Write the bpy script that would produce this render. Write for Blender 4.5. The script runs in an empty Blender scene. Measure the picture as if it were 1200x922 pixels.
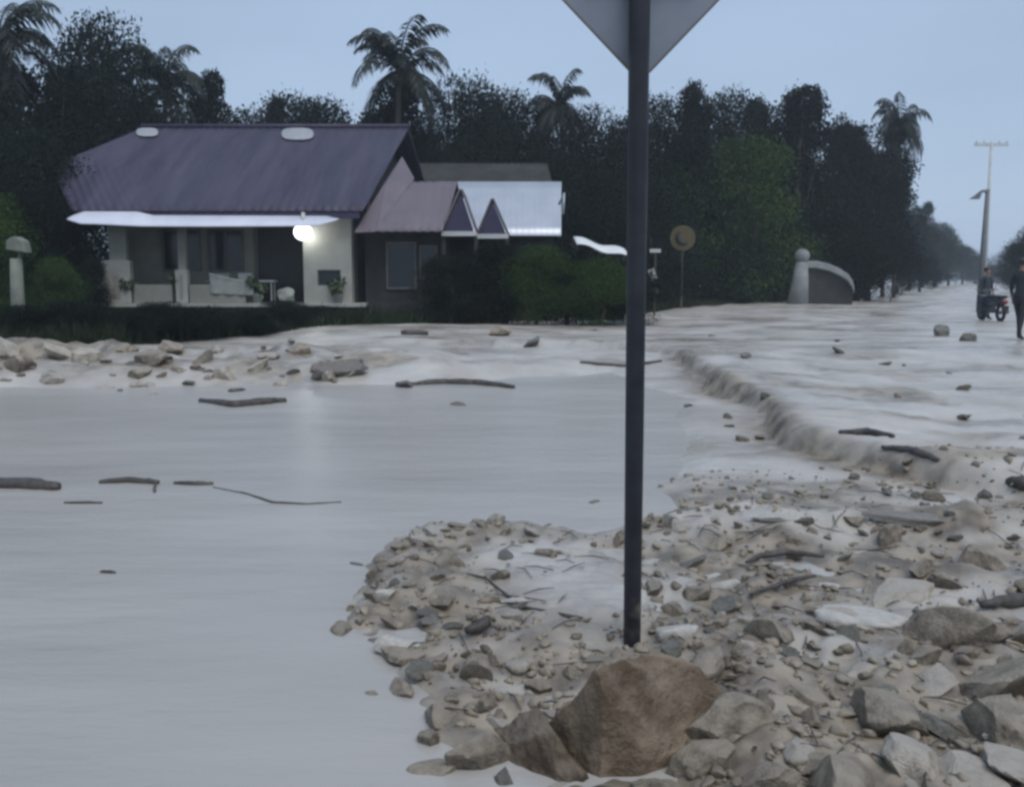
import bpy, math, random
import numpy as np
from mathutils import Vector, Matrix, noise as mnoise

rng = random.Random(11)
nrg = np.random.default_rng(5)
SC = bpy.context.scene
COL = SC.collection
rad = math.radians

# ------------------------------------------------------------------ camera
EYE = 1.5; FPX = 1150.0; HOR = 325.0
PITCH = math.atan((461 - HOR) / FPX)
cd = bpy.data.cameras.new('camera'); cam = bpy.data.objects.new('camera', cd); COL.objects.link(cam)
cam.location = (0, 0, EYE); cam.rotation_euler = (math.pi / 2 - PITCH, 0, 0)
cd.sensor_width = 36; cd.lens = 36 * FPX / 1200; cd.clip_start = 0.05; cd.clip_end = 3000
SC.camera = cam

# ------------------------------------------------------------------ world: overcast dusk
SUN_EL, SUN_ROT = rad(58), rad(150)
W = bpy.data.worlds.new('World'); SC.world = W; W.use_nodes = True
nt = W.node_tree; nt.nodes.clear()
sky = nt.nodes.new('ShaderNodeTexSky'); sky.sky_type = 'NISHITA'; sky.sun_disc = False
sky.sun_elevation = SUN_EL; sky.sun_rotation = SUN_ROT; sky.dust_density = 2.0; sky.air_density = 1.2
cloud = nt.nodes.new('ShaderNodeMix'); cloud.data_type = 'RGBA'
cloud.inputs['Factor'].default_value = 0.86
cloud.inputs[7].default_value = (3.02, 3.93, 5.36, 1)          # flat grey-blue cloud cover
bg = nt.nodes.new('ShaderNodeBackground'); bg.inputs['Strength'].default_value = 0.1
wo = nt.nodes.new('ShaderNodeOutputWorld')
wtc = nt.nodes.new('ShaderNodeTexCoord'); wmp = nt.nodes.new('ShaderNodeMapping'); wmp.inputs['Scale'].default_value = (1, 1, 3.5)
wnz = nt.nodes.new('ShaderNodeTexNoise'); wnz.inputs['Scale'].default_value = 2.2; wnz.inputs['Detail'].default_value = 3; wnz.inputs['Roughness'].default_value = .45
wrp = nt.nodes.new('ShaderNodeMapRange'); wrp.inputs[1].default_value = .3; wrp.inputs[2].default_value = .7; wrp.inputs[3].default_value = .93; wrp.inputs[4].default_value = 1.08
wml = nt.nodes.new('ShaderNodeVectorMath'); wml.operation = 'SCALE'
nt.links.new(wtc.outputs['Generated'], wmp.inputs[0]); nt.links.new(wmp.outputs[0], wnz.inputs['Vector']); nt.links.new(wnz.outputs[0], wrp.inputs[0])
nt.links.new(sky.outputs[0], cloud.inputs[6]); nt.links.new(cloud.outputs[2], wml.inputs[0]); nt.links.new(wrp.outputs[0], wml.inputs['Scale'])
nt.links.new(wml.outputs[0], bg.inputs['Color'])
nt.links.new(bg.outputs[0], wo.inputs['Surface'])

sd = bpy.data.lights.new('sun', 'SUN'); sd.energy = 1.5; sd.angle = rad(45); sd.color = (1.0, 0.955, 0.90)
sun = bpy.data.objects.new('sun', sd); COL.objects.link(sun)
sun.location = (0, -20, 40)
sun.rotation_euler = (math.pi / 2 - SUN_EL, 0, math.pi - SUN_ROT)

SC.view_settings.view_transform = 'Standard'; SC.view_settings.look = 'None'
SC.view_settings.exposure = 0.42; SC.view_settings.gamma = 1.0
SC.view_settings.use_curve_mapping = False
SC.render.engine = 'CYCLES'
SC.cycles.use_denoising = True
SC.cycles.max_bounces = 6; SC.cycles.diffuse_bounces = 3; SC.cycles.volume_bounces = 2
SC.cycles.transparent_max_bounces = 6
SC.cycles.filter_width = 3.0

# ------------------------------------------------------------------ helpers
def ray(px, py):
    u = (px - 600) / FPX; v = (461 - py) / FPX
    c, s = math.cos(PITCH), math.sin(PITCH)
    return u, c + v * s, -s + v * c
def P(px, py, d):                       # world point seen at a pixel, d metres ahead
    x, y, z = ray(px, py); k = d / y
    return Vector((x * k, d, EYE + z * k))
def G(px, py, z=0.0):                   # where that pixel meets the level z
    x, y, zz = ray(px, py); k = (z - EYE) / zz
    return Vector((x * k, y * k, z))

WL = {}                                  # world location of every empty / part
def put(o, parent=None, world=(0, 0, 0)):
    COL.objects.link(o); w = Vector(world)
    if parent is not None:
        o.parent = parent; o.location = w - WL[parent.name]
    else:
        o.location = w
    WL[o.name] = w
    return o
def tag(o, label=None, cat=None, group=None, kind=None):
    if label: o['label'] = label
    if cat: o['category'] = cat
    if group: o['group'] = group
    if kind: o['kind'] = kind
    return o
def thing(name, loc, label, cat, group=None):
    return tag(put(bpy.data.objects.new(name, None), None, loc), label, cat, group)

class MB:
    def __init__(s): s.v = []; s.f = []
    def add(s, vs, fs):
        o = len(s.v); s.v += [tuple(p) for p in vs]; s.f += [tuple(i + o for i in f) for f in fs]; return s
    def box(s, x0, x1, y0, y1, z0, z1):
        return s.add([(x0,y0,z0),(x1,y0,z0),(x1,y1,z0),(x0,y1,z0),(x0,y0,z1),(x1,y0,z1),(x1,y1,z1),(x0,y1,z1)],
                     [(0,3,2,1),(4,5,6,7),(0,1,5,4),(1,2,6,5),(2,3,7,6),(3,0,4,7)])
    def tube(s, pts, rs, n=8, cap=True):
        pts = [Vector(p) for p in pts]
        if not isinstance(rs, (list, tuple)): rs = [rs] * len(pts)
        vs = []; fs = []
        for i, p in enumerate(pts):
            t = (pts[min(i + 1, len(pts) - 1)] - pts[max(i - 1, 0)]).normalized()
            a = t.cross(Vector((0.13, 0.31, 1)) if abs(t.z) < .9 else Vector((1, 0.1, 0))).normalized(); b = t.cross(a)
            for k in range(n):
                q = 2 * math.pi * k / n
                vs.append(p + (a * math.cos(q) + b * math.sin(q)) * rs[i])
        for i in range(len(pts) - 1):
            for k in range(n):
                fs.append((i*n+k, i*n+(k+1)%n, (i+1)*n+(k+1)%n, (i+1)*n+k))
        if cap: fs += [tuple(range(n - 1, -1, -1)), tuple(range((len(pts)-1)*n, len(pts)*n))]
        return s.add(vs, fs)
    def prism(s, poly, ext):             # polygon of points swept by a vector
        e = Vector(ext); n = len(poly); a = [Vector(p) for p in poly]
        return s.add(a + [p + e for p in a], [tuple(range(n - 1, -1, -1)), tuple(range(n, 2 * n))] +
                     [(i, (i+1)%n, n+(i+1)%n, n+i) for i in range(n)])
    def ball(s, c, r, nu=16, nv=10):
        if not hasattr(r, '__len__'): r = (r, r, r)
        vs = []; fs = []
        for j in range(nv + 1):
            t = math.pi * j / nv
            for i in range(nu):
                q = 2 * math.pi * i / nu
                vs.append((c[0]+r[0]*math.sin(t)*math.cos(q), c[1]+r[1]*math.sin(t)*math.sin(q), c[2]+r[2]*math.cos(t)))
        for j in range(nv):
            for i in range(nu):
                fs.append((j*nu+i, (j+1)*nu+i, (j+1)*nu+(i+1)%nu, j*nu+(i+1)%nu))
        return s.add(vs, fs)
    def ring(s, c, axis, R, r, n=24, m=8):
        ax = Vector(axis).normalized(); a = ax.orthogonal().normalized(); b = ax.cross(a)
        vs = []; fs = []
        for i in range(n):
            q = 2*math.pi*i/n; dr = a*math.cos(q)+b*math.sin(q)
            for j in range(m):
                w = 2*math.pi*j/m
                vs.append(Vector(c)+dr*(R+r*math.cos(w))+ax*(r*math.sin(w)))
        for i in range(n):
            for j in range(m):
                fs.append((i*m+j, ((i+1)%n)*m+j, ((i+1)%n)*m+(j+1)%m, i*m+(j+1)%m))
        return s.add(vs, fs)
    def mesh(s, name, mat, smooth=False):
        me = bpy.data.meshes.new(name); me.from_pydata(s.v, [], s.f)
        me.materials.append(mat)
        if smooth: me.polygons.foreach_set('use_smooth', [True] * len(me.polygons))
        me.validate(); me.update(); return me
    def build(s, name, mat, parent=None, smooth=False, bevel=0, solid=0):
        a = np.array(s.v, float); c = (a.min(0) + a.max(0)) / 2; c[2] = a[:, 2].min()
        s.v = [tuple(p) for p in (a - c)]
        o = put(bpy.data.objects.new(name, s.mesh(name, mat, smooth)), parent, c)
        if solid:
            m = o.modifiers.new('thick', 'SOLIDIFY'); m.thickness = solid; m.offset = -1
        if bevel:
            m = o.modifiers.new('bevel', 'BEVEL'); m.width = bevel; m.segments = 2; m.limit_method = 'ANGLE'
        return o

def quads_mesh(name, V, F, mat, smooth=False, attr=None):     # numpy (n,3) and (m,k)
    me = bpy.data.meshes.new(name); V = np.asarray(V, np.float32); F = np.asarray(F, np.int32); k = F.shape[1]
    me.vertices.add(len(V)); me.vertices.foreach_set('co', V.ravel())
    me.loops.add(F.size); me.loops.foreach_set('vertex_index', F.ravel())
    me.polygons.add(len(F)); me.polygons.foreach_set('loop_start', np.arange(0, F.size, k, dtype=np.int32))
    me.materials.append(mat)
    if smooth: me.polygons.foreach_set('use_smooth', np.ones(len(F), bool))
    me.update(calc_edges=True); me.validate(); return me

# ------------------------------------------------------------------ numpy noise
def _hash(ix, iy, seed):
    h = (ix.astype(np.int64) * 374761393 + iy.astype(np.int64) * 668265263 + seed * 982451653) & 0x7fffffff
    h = ((h ^ (h >> 13)) * 1274126177) & 0x7fffffff
    return ((h ^ (h >> 16)) & 0xffff) / 65535.0
def vnoise(x, y, seed=0):
    ix = np.floor(x); iy = np.floor(y); fx = x - ix; fy = y - iy
    fx = fx*fx*fx*(fx*(fx*6-15)+10); fy = fy*fy*fy*(fy*(fy*6-15)+10)
    a = _hash(ix, iy, seed); b = _hash(ix+1, iy, seed); c = _hash(ix, iy+1, seed); d = _hash(ix+1, iy+1, seed)
    return (a*(1-fx)+b*fx)*(1-fy)+(c*(1-fx)+d*fx)*fy
def fbm(x, y, seed=0, o=4):
    t = 0; a = 1; n = 0
    for i in range(o):
        t = t + a * (vnoise(x*2**i+17.3*i, y*2**i-9.1*i, seed+i) - .5) * 2; n += a; a *= .5
    return t / n
def sstep(a, b, x):
    t = np.clip((x - a) / (b - a), 0, 1); return t*t*(3-2*t)

# ------------------------------------------------------------------ materials
def mat(name, base, rough=.6, var=None, vscale=3.0, bump=0.0, bscale=20.0, spec=.5, metal=0.0, objvar=0.0,
        emit=None, rvar=0.0, detail=5.0, coord='Object', bumpdist=.05, silt=None, soil=None, stretch=None):
    m = bpy.data.materials.new(name); m.use_nodes = True
    n = m.node_tree.nodes; l = m.node_tree.links; b = n['Principled BSDF']
    b.inputs['Roughness'].default_value = rough; b.inputs['Metallic'].default_value = metal
    b.inputs['Specular IOR Level'].default_value = spec
    b.inputs['Base Color'].default_value = (*base, 1)
    tc = n.new('ShaderNodeTexCoord'); vec = tc.outputs[coord]
    if stretch is not None:
        mp = n.new('ShaderNodeMapping'); mp.inputs['Scale'].default_value = stretch; l.new(vec, mp.inputs[0]); vec = mp.outputs[0]
    colr = None
    if var is not None:
        nz = n.new('ShaderNodeTexNoise'); nz.inputs['Scale'].default_value = vscale; nz.inputs['Detail'].default_value = detail
        nz.inputs['Roughness'].default_value = .62
        l.new(vec, nz.inputs['Vector'])
        rp = n.new('ShaderNodeValToRGB'); rp.color_ramp.elements[0].position = .34; rp.color_ramp.elements[1].position = .66
        rp.color_ramp.elements[0].color = (*base, 1); rp.color_ramp.elements[1].color = (*var, 1)
        l.new(nz.outputs[0], rp.inputs[0]); colr = rp.outputs[0]
        if rvar:
            mr = n.new('ShaderNodeMapRange'); mr.inputs[1].default_value = .35; mr.inputs[2].default_value = .65
            mr.inputs[3].default_value = rough - rvar; mr.inputs[4].default_value = rough + rvar
            nz2 = n.new('ShaderNodeTexNoise'); nz2.inputs['Scale'].default_value = vscale * .6; nz2.inputs['Detail'].default_value = 3
            l.new(vec, nz2.inputs['Vector']); l.new(nz2.outputs[0], mr.inputs[0]); l.new(mr.outputs[0], b.inputs['Roughness'])
    if objvar:
        oi = n.new('ShaderNodeObjectInfo'); mr = n.new('ShaderNodeMapRange')
        mr.inputs[3].default_value = 1 - objvar; mr.inputs[4].default_value = 1 + objvar
        l.new(oi.outputs['Random'], mr.inputs[0])
        hs = n.new('ShaderNodeHueSaturation'); l.new(mr.outputs[0], hs.inputs['Value'])
        if colr is not None: l.new(colr, hs.inputs['Color'])
        else: hs.inputs['Color'].default_value = (*base, 1)
        colr = hs.outputs[0]
    if soil is not None:                 # brown soil on rubble; on the bank face, wet soil plus painted shade
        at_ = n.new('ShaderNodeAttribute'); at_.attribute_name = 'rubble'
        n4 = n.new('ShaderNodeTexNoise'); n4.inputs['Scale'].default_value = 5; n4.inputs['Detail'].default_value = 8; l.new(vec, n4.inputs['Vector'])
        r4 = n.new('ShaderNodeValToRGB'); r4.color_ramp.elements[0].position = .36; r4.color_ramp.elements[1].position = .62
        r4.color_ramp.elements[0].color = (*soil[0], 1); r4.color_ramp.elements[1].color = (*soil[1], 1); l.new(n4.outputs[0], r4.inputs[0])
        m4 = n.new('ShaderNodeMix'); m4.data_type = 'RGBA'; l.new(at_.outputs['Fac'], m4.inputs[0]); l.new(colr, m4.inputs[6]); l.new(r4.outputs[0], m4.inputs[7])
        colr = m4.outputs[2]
    if silt is not None:
        ge = n.new('ShaderNodeNewGeometry'); sx = n.new('ShaderNodeSeparateXYZ'); l.new(ge.outputs['Normal'], sx.inputs[0])
        nz3 = n.new('ShaderNodeTexNoise'); nz3.inputs['Scale'].default_value = 3.0; nz3.inputs['Detail'].default_value = 6; l.new(vec, nz3.inputs['Vector'])
        ad = n.new('ShaderNodeMath'); ad.operation = 'ADD'; l.new(sx.outputs[2], ad.inputs[0]); l.new(nz3.outputs[0], ad.inputs[1])
        mr3 = n.new('ShaderNodeMapRange'); mr3.inputs[1].default_value = .95; mr3.inputs[2].default_value = 1.5; mr3.inputs[4].default_value = .8; l.new(ad.outputs[0], mr3.inputs[0])
        mx_ = n.new('ShaderNodeMix'); mx_.data_type = 'RGBA'; l.new(mr3.outputs[0], mx_.inputs[0]); l.new(colr, mx_.inputs[6]); mx_.inputs[7].default_value = (*silt, 1)
        colr = mx_.outputs[2]
    if colr is not None: l.new(colr, b.inputs['Base Color'])
    if bump:
        nb = n.new('ShaderNodeTexNoise'); nb.inputs['Scale'].default_value = bscale; nb.inputs['Detail'].default_value = 6
        nb.inputs['Roughness'].default_value = .6
        l.new(vec, nb.inputs['Vector']); bp = n.new('ShaderNodeBump'); bp.inputs['Strength'].default_value = bump
        bp.inputs['Distance'].default_value = bumpdist
        l.new(nb.outputs[0], bp.inputs['Height']); l.new(bp.outputs[0], b.inputs['Normal'])
    if emit:
        b.inputs['Emission Color'].default_value = (*emit[0], 1); b.inputs['Emission Strength'].default_value = emit[1]
    return m

M = {}
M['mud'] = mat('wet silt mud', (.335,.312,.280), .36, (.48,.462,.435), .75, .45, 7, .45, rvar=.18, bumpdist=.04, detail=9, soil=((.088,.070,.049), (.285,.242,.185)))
M['water'] = mat('silt laden flood water', (.30,.289,.271), .31, (.395,.380,.357), .3, .35, 2.2, .42, bumpdist=.06, stretch=(.35, 1, 1), detail=4)
M['rock'] = mat('mud coated stone', (.095,.078,.058), .40, (.25,.216,.168), 3.0, .7, 14, .4, objvar=.25, rvar=.12, bumpdist=.03, silt=(.335,.292,.232))
M['paler_rock'] = mat('pale washed stone', (.23,.205,.168), .5, (.45,.412,.352), 3.0, .6, 15, .4, objvar=.16, bumpdist=.03, silt=(.37,.34,.30))
M['dark_rock'] = mat('dark wet stone', (.075,.072,.062), .4, (.17,.165,.14), 6, .5, 20, .5, objvar=.25, bumpdist=.03)
M['brown_rock'] = mat('brown earth boulder', (.085,.060,.038), .65, (.23,.18,.128), 1.6, .8, 6, .3, detail=8, bumpdist=.06, silt=(.27,.225,.17))
M['dark_brown_rock'] = mat('dark brown boulder', (.045,.030,.020), .65, (.15,.112,.078), 1.5, .8, 6, .3, detail=8, bumpdist=.06, silt=(.22,.185,.14))
M['gravel'] = mat('gravel', (.09,.074,.055), .5, (.31,.27,.212), 2.3, 0, 20, .4)
M['wood'] = mat('soaked driftwood', (.035,.030,.028), .5, (.085,.075,.068), 12, .5, 40, .4, objvar=.2, bumpdist=.01)
M['plank'] = mat('muddy plank', (.10,.095,.09), .5, (.20,.19,.175), 10, .4, 40, .4, objvar=.3, bumpdist=.01)
M['pale_slab'] = mat('pale slab', (.30,.29,.265), .45, (.44,.425,.40), 6, .3, 30, .4, objvar=.1, bumpdist=.01)
M['lawn'] = mat('dark grass soil', (.010,.014,.008), .9, (.020,.027,.014), 1.5, .6, 12, .1)
M['grass'] = mat('grass blade', (.012,.020,.009), .8, (.024,.036,.015), .8, spec=.15, objvar=.0)
M['leaf'] = mat('dark foliage', (.004,.007,.006), .8, (.012,.019,.014), .6, spec=.1, objvar=.35)
M['leaf_green'] = mat('mid green foliage', (.020,.044,.010), .7, (.052,.098,.024), .7, spec=.1, objvar=.25)
M['pot_leaf'] = mat('pot plant leaf', (.05,.075,.04), .6, (.11,.14,.08), 2, spec=.3)
M['frond'] = mat('palm frond', (.005,.010,.008), .6, (.014,.022,.017), .8, spec=.3, objvar=.3)
M['bark'] = mat('bark', (.05,.042,.034), .9, (.10,.088,.072), 5, .6, 14, .2)
M['steel'] = mat('dark galvanised pole', (.008,.010,.016), .5, (.030,.033,.042), 4, .2, 50, .4, rvar=.12, detail=9, bumpdist=.004)
M['alu'] = mat('bare aluminium sign back', (.21,.235,.275), .5, (.26,.285,.325), 3.5, .05, 30, .4, metal=.35, bumpdist=.005)
M['amber'] = mat('amber sign face', (.75,.42,.02), .45)
M['bolt'] = mat('bolt steel', (.2,.2,.21), .4, metal=.8)
M['roof'] = mat('weathered purple metal roofing', (.028,.025,.049), .6, (.055,.047,.080), .8, .08, 25, .4, rvar=.08, bumpdist=.01, stretch=(2.6,.45,.45), detail=8)
M['roof2'] = mat('mauve metal roofing', (.115,.098,.118), .6, (.15,.128,.148), .8, .08, 25, .4, bumpdist=.01)
M['zinc'] = mat('bright zinc roofing', (.42,.45,.50), .4, (.50,.53,.58), .9, .06, 22, .5, metal=.5, bumpdist=.01)
M['roof_patch'] = mat('pale roof patch', (.24,.25,.27), .5, (.32,.33,.35), 2)
M['fascia'] = mat('white awning sheet', (.52,.54,.62), .5, (.60,.62,.70), 1.5, .04, 20)
M['dark_trim'] = mat('dark blue eave trim', (.022,.02,.05), .5, (.035,.03,.07), 3)
M['wall'] = mat('grubby plaster', (.30,.31,.28), .85, (.40,.41,.37), 1.3, .15, 30, .2, bumpdist=.01)
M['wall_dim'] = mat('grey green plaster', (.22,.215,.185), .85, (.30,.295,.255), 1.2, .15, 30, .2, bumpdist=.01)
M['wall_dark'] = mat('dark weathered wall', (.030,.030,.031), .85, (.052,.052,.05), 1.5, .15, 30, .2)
M['pale_wall'] = mat('pale plaster', (.30,.30,.265), .8, (.38,.38,.34), 1.6, .12, 30, .2, bumpdist=.01)
M['plinth'] = mat('dark mossy plinth', (.03,.033,.03), .9, (.055,.06,.05), 2)
M['door'] = mat('dark door', (.012,.014,.016), .5, (.022,.024,.026), 4)
M['glass'] = mat('dark window glass', (.012,.015,.018), .12, spec=.5)
M['frame'] = mat('window frame', (.10,.09,.08), .6, (.14,.13,.115), 8)
M['plastic'] = mat('off white plastic', (.42,.43,.4), .45, (.5,.51,.48), 3)
M['cloth'] = mat('faded cloth', (.30,.31,.29), .9, (.38,.39,.36), 6, .2, 60, .1)
M['concrete'] = mat('pale concrete', (.40,.41,.41), .75, (.52,.53,.53), 2.2, .2, 25, .3, bumpdist=.01)
M['utility'] = mat('weathered pole', (.10,.11,.12), .8, (.15,.16,.17), 3)
M['lamp'] = mat('lit globe', (.9,.9,.9), .4, emit=((.93,.96,1.0), 2.2))
M['skin'] = mat('skin', (.25,.14,.09), .5)
M['hair'] = mat('hair', (.012,.010,.010), .5)
M['shirt'] = mat('dark shirt', (.022,.028,.036), .85, (.035,.042,.05), 8, .2, 30)
M['shirt2'] = mat('black jacket', (.014,.017,.022), .7, (.024,.028,.034), 8, .2, 30)
M['trouser'] = mat('dark trousers', (.014,.016,.022), .85, (.022,.025,.032), 8, .2, 30)
M['shoe'] = mat('black shoe', (.008,.008,.009), .5)
M['rubber'] = mat('rubber', (.012,.012,.013), .7)
M['mc'] = mat('dark blue motorcycle paint', (.018,.03,.045), .3, (.025,.038,.055), 5)
M['mc_metal'] = mat('motorcycle metal', (.12,.12,.13), .35, metal=.8)
M['red_lens'] = mat('red lens', (.2,.012,.01), .2)
M['yellow_disc'] = mat('dull ochre sign face', (.06,.046,.018), .7, (.085,.066,.028), 9)
M['black_paint'] = mat('dull black paint', (.02,.02,.02), .6)
M['parapet'] = mat('grey stained concrete', (.17,.18,.18), .8, (.26,.27,.27), 2.0, .2, 25, .2, bumpdist=.01)
M['lantern'] = mat('grimy pale plaster', (.13,.145,.12), .8, (.20,.215,.18), 3)
M['tarp'] = mat('pale tarpaulin', (.62,.64,.63), .5, (.72,.73,.72), 3, .2, 12)

# ------------------------------------------------------------------ terrain
def lawn_edge(x):                         # y of the front edge of the grass along the far side
    xs = np.array([-60,-30,-18,-11,-8.4,-6.6,-4.5,-1,1.2,4.6,8.5,14,22,30,45])
    ys = np.array([18.,18,18.2,18.4,19.0,21,25.5,29.5,34,38,46,54,66,86,125])
    return np.interp(x, xs, ys) + fbm(x*.8, x*0+3.3, 71, 3)*.5
def H(x, y, masks=False):
    x = np.asarray(x, float); y = np.asarray(y, float)
    wx = x + .35*fbm(x*.7, y*.7, 3, 3); wy = y + .35*fbm(x*.7, y*.7, 4, 3)
    # river bed under the still water
    h = -.16 + .05*fbm(x*.8, y*.8, 8, 3)
    # rubble spit round the sign
    xb = np.interp(y, [1.5, 2.9, 3.4, 4.2, 5.0, 5.7, 6.4], [-.15, -.32, -.5, -.92, -.95, -.75, .6]) + .16*fbm(x*3, y*3, 21, 3)
    spit = sstep(-.12, .28, x - xb) * (1 - sstep(5.5, 6.3, y + .3*fbm(x*1.5, y*1.5, 22, 3)))
    pocket = np.exp(-(((x-.28)/.36)**2 + ((y-4.75)/.8)**2)*1.2)
    lump = np.maximum(fbm(x*2.6, y*2.6, 31, 4), -.35)
    h = h + spit*(.185 + .055*lump + .03*fbm(x*7, y*7, 33, 3) + .035*fbm(x*4.2, y*4.2, 34, 3)) * (1 - pocket) + spit*pocket*.185
    h = h - spit*.08*np.exp(-(((x-.2)/.45)**2 + ((y-2.75)/.4)**2)) + spit*.07*(1 - sstep(2.6, 3.8, y))
    # right: shallow muddy bars this side of the bank
    bars = sstep(.5, 1.3, x) * sstep(5.2, 5.9, y) * (1 - sstep(6.6, 7.6, y - .25*(x-2)))
    h = h + bars*(.16 + .06*fbm(wx*1.2, wy*3.0, 35, 3))
    flat = sstep(0, .9, x - np.interp(y, [5.4, 7, 9, 12, 16, 19], [.3, .55, 1.0, 1.35, 1.0, -.5]) - .35*fbm(x*.6, y*.8, 45, 3)) * sstep(5.2, 5.9, y)
    h = np.maximum(h, -.16 + flat*(.20 + .035*fbm(wx*.9, wy*1.3, 46, 4)))
    # right bank with a scoured edge
    xe = np.interp(y, [5.5, 6.6, 7.4, 8.4, 10, 12.8, 15, 18, 19.5, 21], [3.6, 3.0, 2.5, 2.22, 2.4, 2.56, 2.75, 2.6, 1.5, -3.0]) + .30*fbm(x*.3, y*.55, 41, 2)
    bank = sstep(0, .5 - .25*vnoise(x*.7, y*.8, 47), x - xe) * sstep(5.2, 7.0, y)
    drop = 1 - .45*sstep(.3, 3.5, x - xe)
    h = np.maximum(h, -.16 + bank*((.30 + .16*vnoise(y*.9, y*0+.5, 44))*drop + .09*fbm(wx*.55, wy*.9, 42, 4) + .055*fbm(x*1.6, y*2.2, 43, 4)))
    # near right rubble keeps on to the right
    # far mud flat
    ye = np.interp(x, [-30, -9, -5, -3.2, -1, 1, 2.6], [12.2, 12.4, 13.0, 13.4, 13.2, 14.5, 16.5]) + .7*fbm(x*.45, y*.1, 51, 3)
    far = sstep(-.6, 1.6, y - ye)
    fl = .12 + .08*fbm(wx*.35, wy*.5, 52, 4) + .035*fbm(x*1.7, y*1.7, 53, 3)
    x3 = x + .15*fbm(x*1.5, y*1.5, 55, 3)
    ridge = np.exp(-((y-15.8)/1.7)**2) * (1 - .75*sstep(-3.8, .5, x)) * (.15 + .34*fbm(x*.9, y*1.5, 54, 4) + .09*fbm(x3*2.2, y*2.4, 221, 4))
    far2 = np.exp(-((y-22.5-.55*np.maximum(x+9, 0))/2.0)**2)*.10*(1 - sstep(-1, 4, x))
    h = np.maximum(h, -.16 + far*(fl + .16 + ridge + far2))
    # mud sheet running off into the distance
    dist = sstep(18, 24, y)
    h = h*(1-dist) + dist*(.12 + .10*fbm(wx*.22, wy*.2, 61, 4) + .03*fbm(x*1.1, y*.9, 62, 3) + far2*.7)
    if masks:
        face = np.exp(-((x - xe - .20)/.26)**2) * sstep(-.75, -.1, fbm(x*1.2, y*1.2, 305, 3)) * sstep(5.8, 7.2, y) * (1 - sstep(17, 20, y))  # scoured face: wet soil, with the steep side's shade put into the colour
        rub = spit*(1-pocket)*sstep(-.55, .15, fbm(x*1.6, y*1.6, 301, 4) + .25*(1-sstep(3.0, 5.6, y))) * .95
        rub = np.maximum(rub, .85*bars*sstep(-.5, .2, fbm(wx*1.0, wy*2.2, 303, 4)))
        rid = np.exp(-((y-15.9)/2.3)**4) * (1 - sstep(-4.0, -1.5, x)) * sstep(-.3, .4, fbm(x*.9, y*1.4, 304, 4)+.2) * .95
        flow = .75*sstep(.08, .45, fbm(wx*.5, wy*1.6, 306, 5)) * np.maximum(bank, far*sstep(13, 15, y)); rid = np.maximum(rid, flow)
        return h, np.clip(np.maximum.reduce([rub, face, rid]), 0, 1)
    return h
def Hs(x, y): return float(H(np.array([x]), np.array([y]))[0])

_D = np.concatenate([np.linspace(1.8, 9, 420), np.geomspace(9, 60, 420)[1:]])
def hit(px, py):
    x, y, z = ray(px, py); k = _D/y; xx = x*k; zz = EYE + z*k
    i = int(np.argmax(zz <= np.maximum(H(xx, _D), 0.0)))
    return Vector((xx[i], _D[i], max(float(H(xx[i:i+1], _D[i:i+1])[0]), 0.0)))
def ground_grid():
    ny, nx = 720, 620
    t = np.linspace(0, 1, ny)
    y = np.where(t < .62, 1.6 * (9.0/1.6)**(t/.62), 9.0 * (330/9.0)**(np.maximum(t-.62, 0)/.38))
    s = np.linspace(-1, 1, nx); s = s*(.55 + .45*np.abs(s)**2)
    X = s[None, :] * (y[:, None]*1.25 + 2.5); Y = np.repeat(y[:, None], nx, 1)
    return X, Y
X, Y = ground_grid(); ny, nx = X.shape
Z, SOIL_SHADE = H(X, Y, True)
near = np.exp(-Y/14)
Z = Z + near*.012*fbm(X*19, Y*19, 91, 3)*sstep(-.02, .06, Z)
idx = np.arange(ny*nx).reshape(ny, nx)
F = np.stack([idx[:-1, :-1], idx[:-1, 1:], idx[1:, 1:], idx[1:, :-1]], -1).reshape(-1, 4)
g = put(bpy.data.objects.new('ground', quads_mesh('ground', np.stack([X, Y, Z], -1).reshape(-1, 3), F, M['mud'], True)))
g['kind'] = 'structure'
ra = g.data.attributes.new('rubble', 'FLOAT', 'POINT'); ra.data.foreach_set('value', SOIL_SHADE.astype(np.float32).ravel())  # mask also carries the painted shade of the bank face
# bed behind and beside the camera
m = MB().box(-60, 60, -12, 1.62, -.6, -.2); tag(m.build('river_bed', M['mud']), kind='structure')

# flood water: a gently heaving sheet
xs = np.linspace(-34, 34, 340); ys = np.concatenate([np.linspace(-12, 1, 12)[:-1], np.linspace(1, 26, 260)])
WX, WY = np.meshgrid(xs, ys)
WZ = .010*fbm(WX*1.3, WY*2.0, 101, 3) + .018*fbm(WX*.35, WY*.6, 102, 3)*sstep(5, 14, WY)
iw = np.arange(WX.size).reshape(WX.shape)
FW = np.stack([iw[:-1, :-1], iw[:-1, 1:], iw[1:, 1:], iw[1:, :-1]], -1).reshape(-1, 4)
w = put(bpy.data.objects.new('flood_water', quads_mesh('flood_water', np.stack([WX, WY, WZ], -1).reshape(-1, 3), FW, M['water'], True)))
w['kind'] = 'structure'

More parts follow.
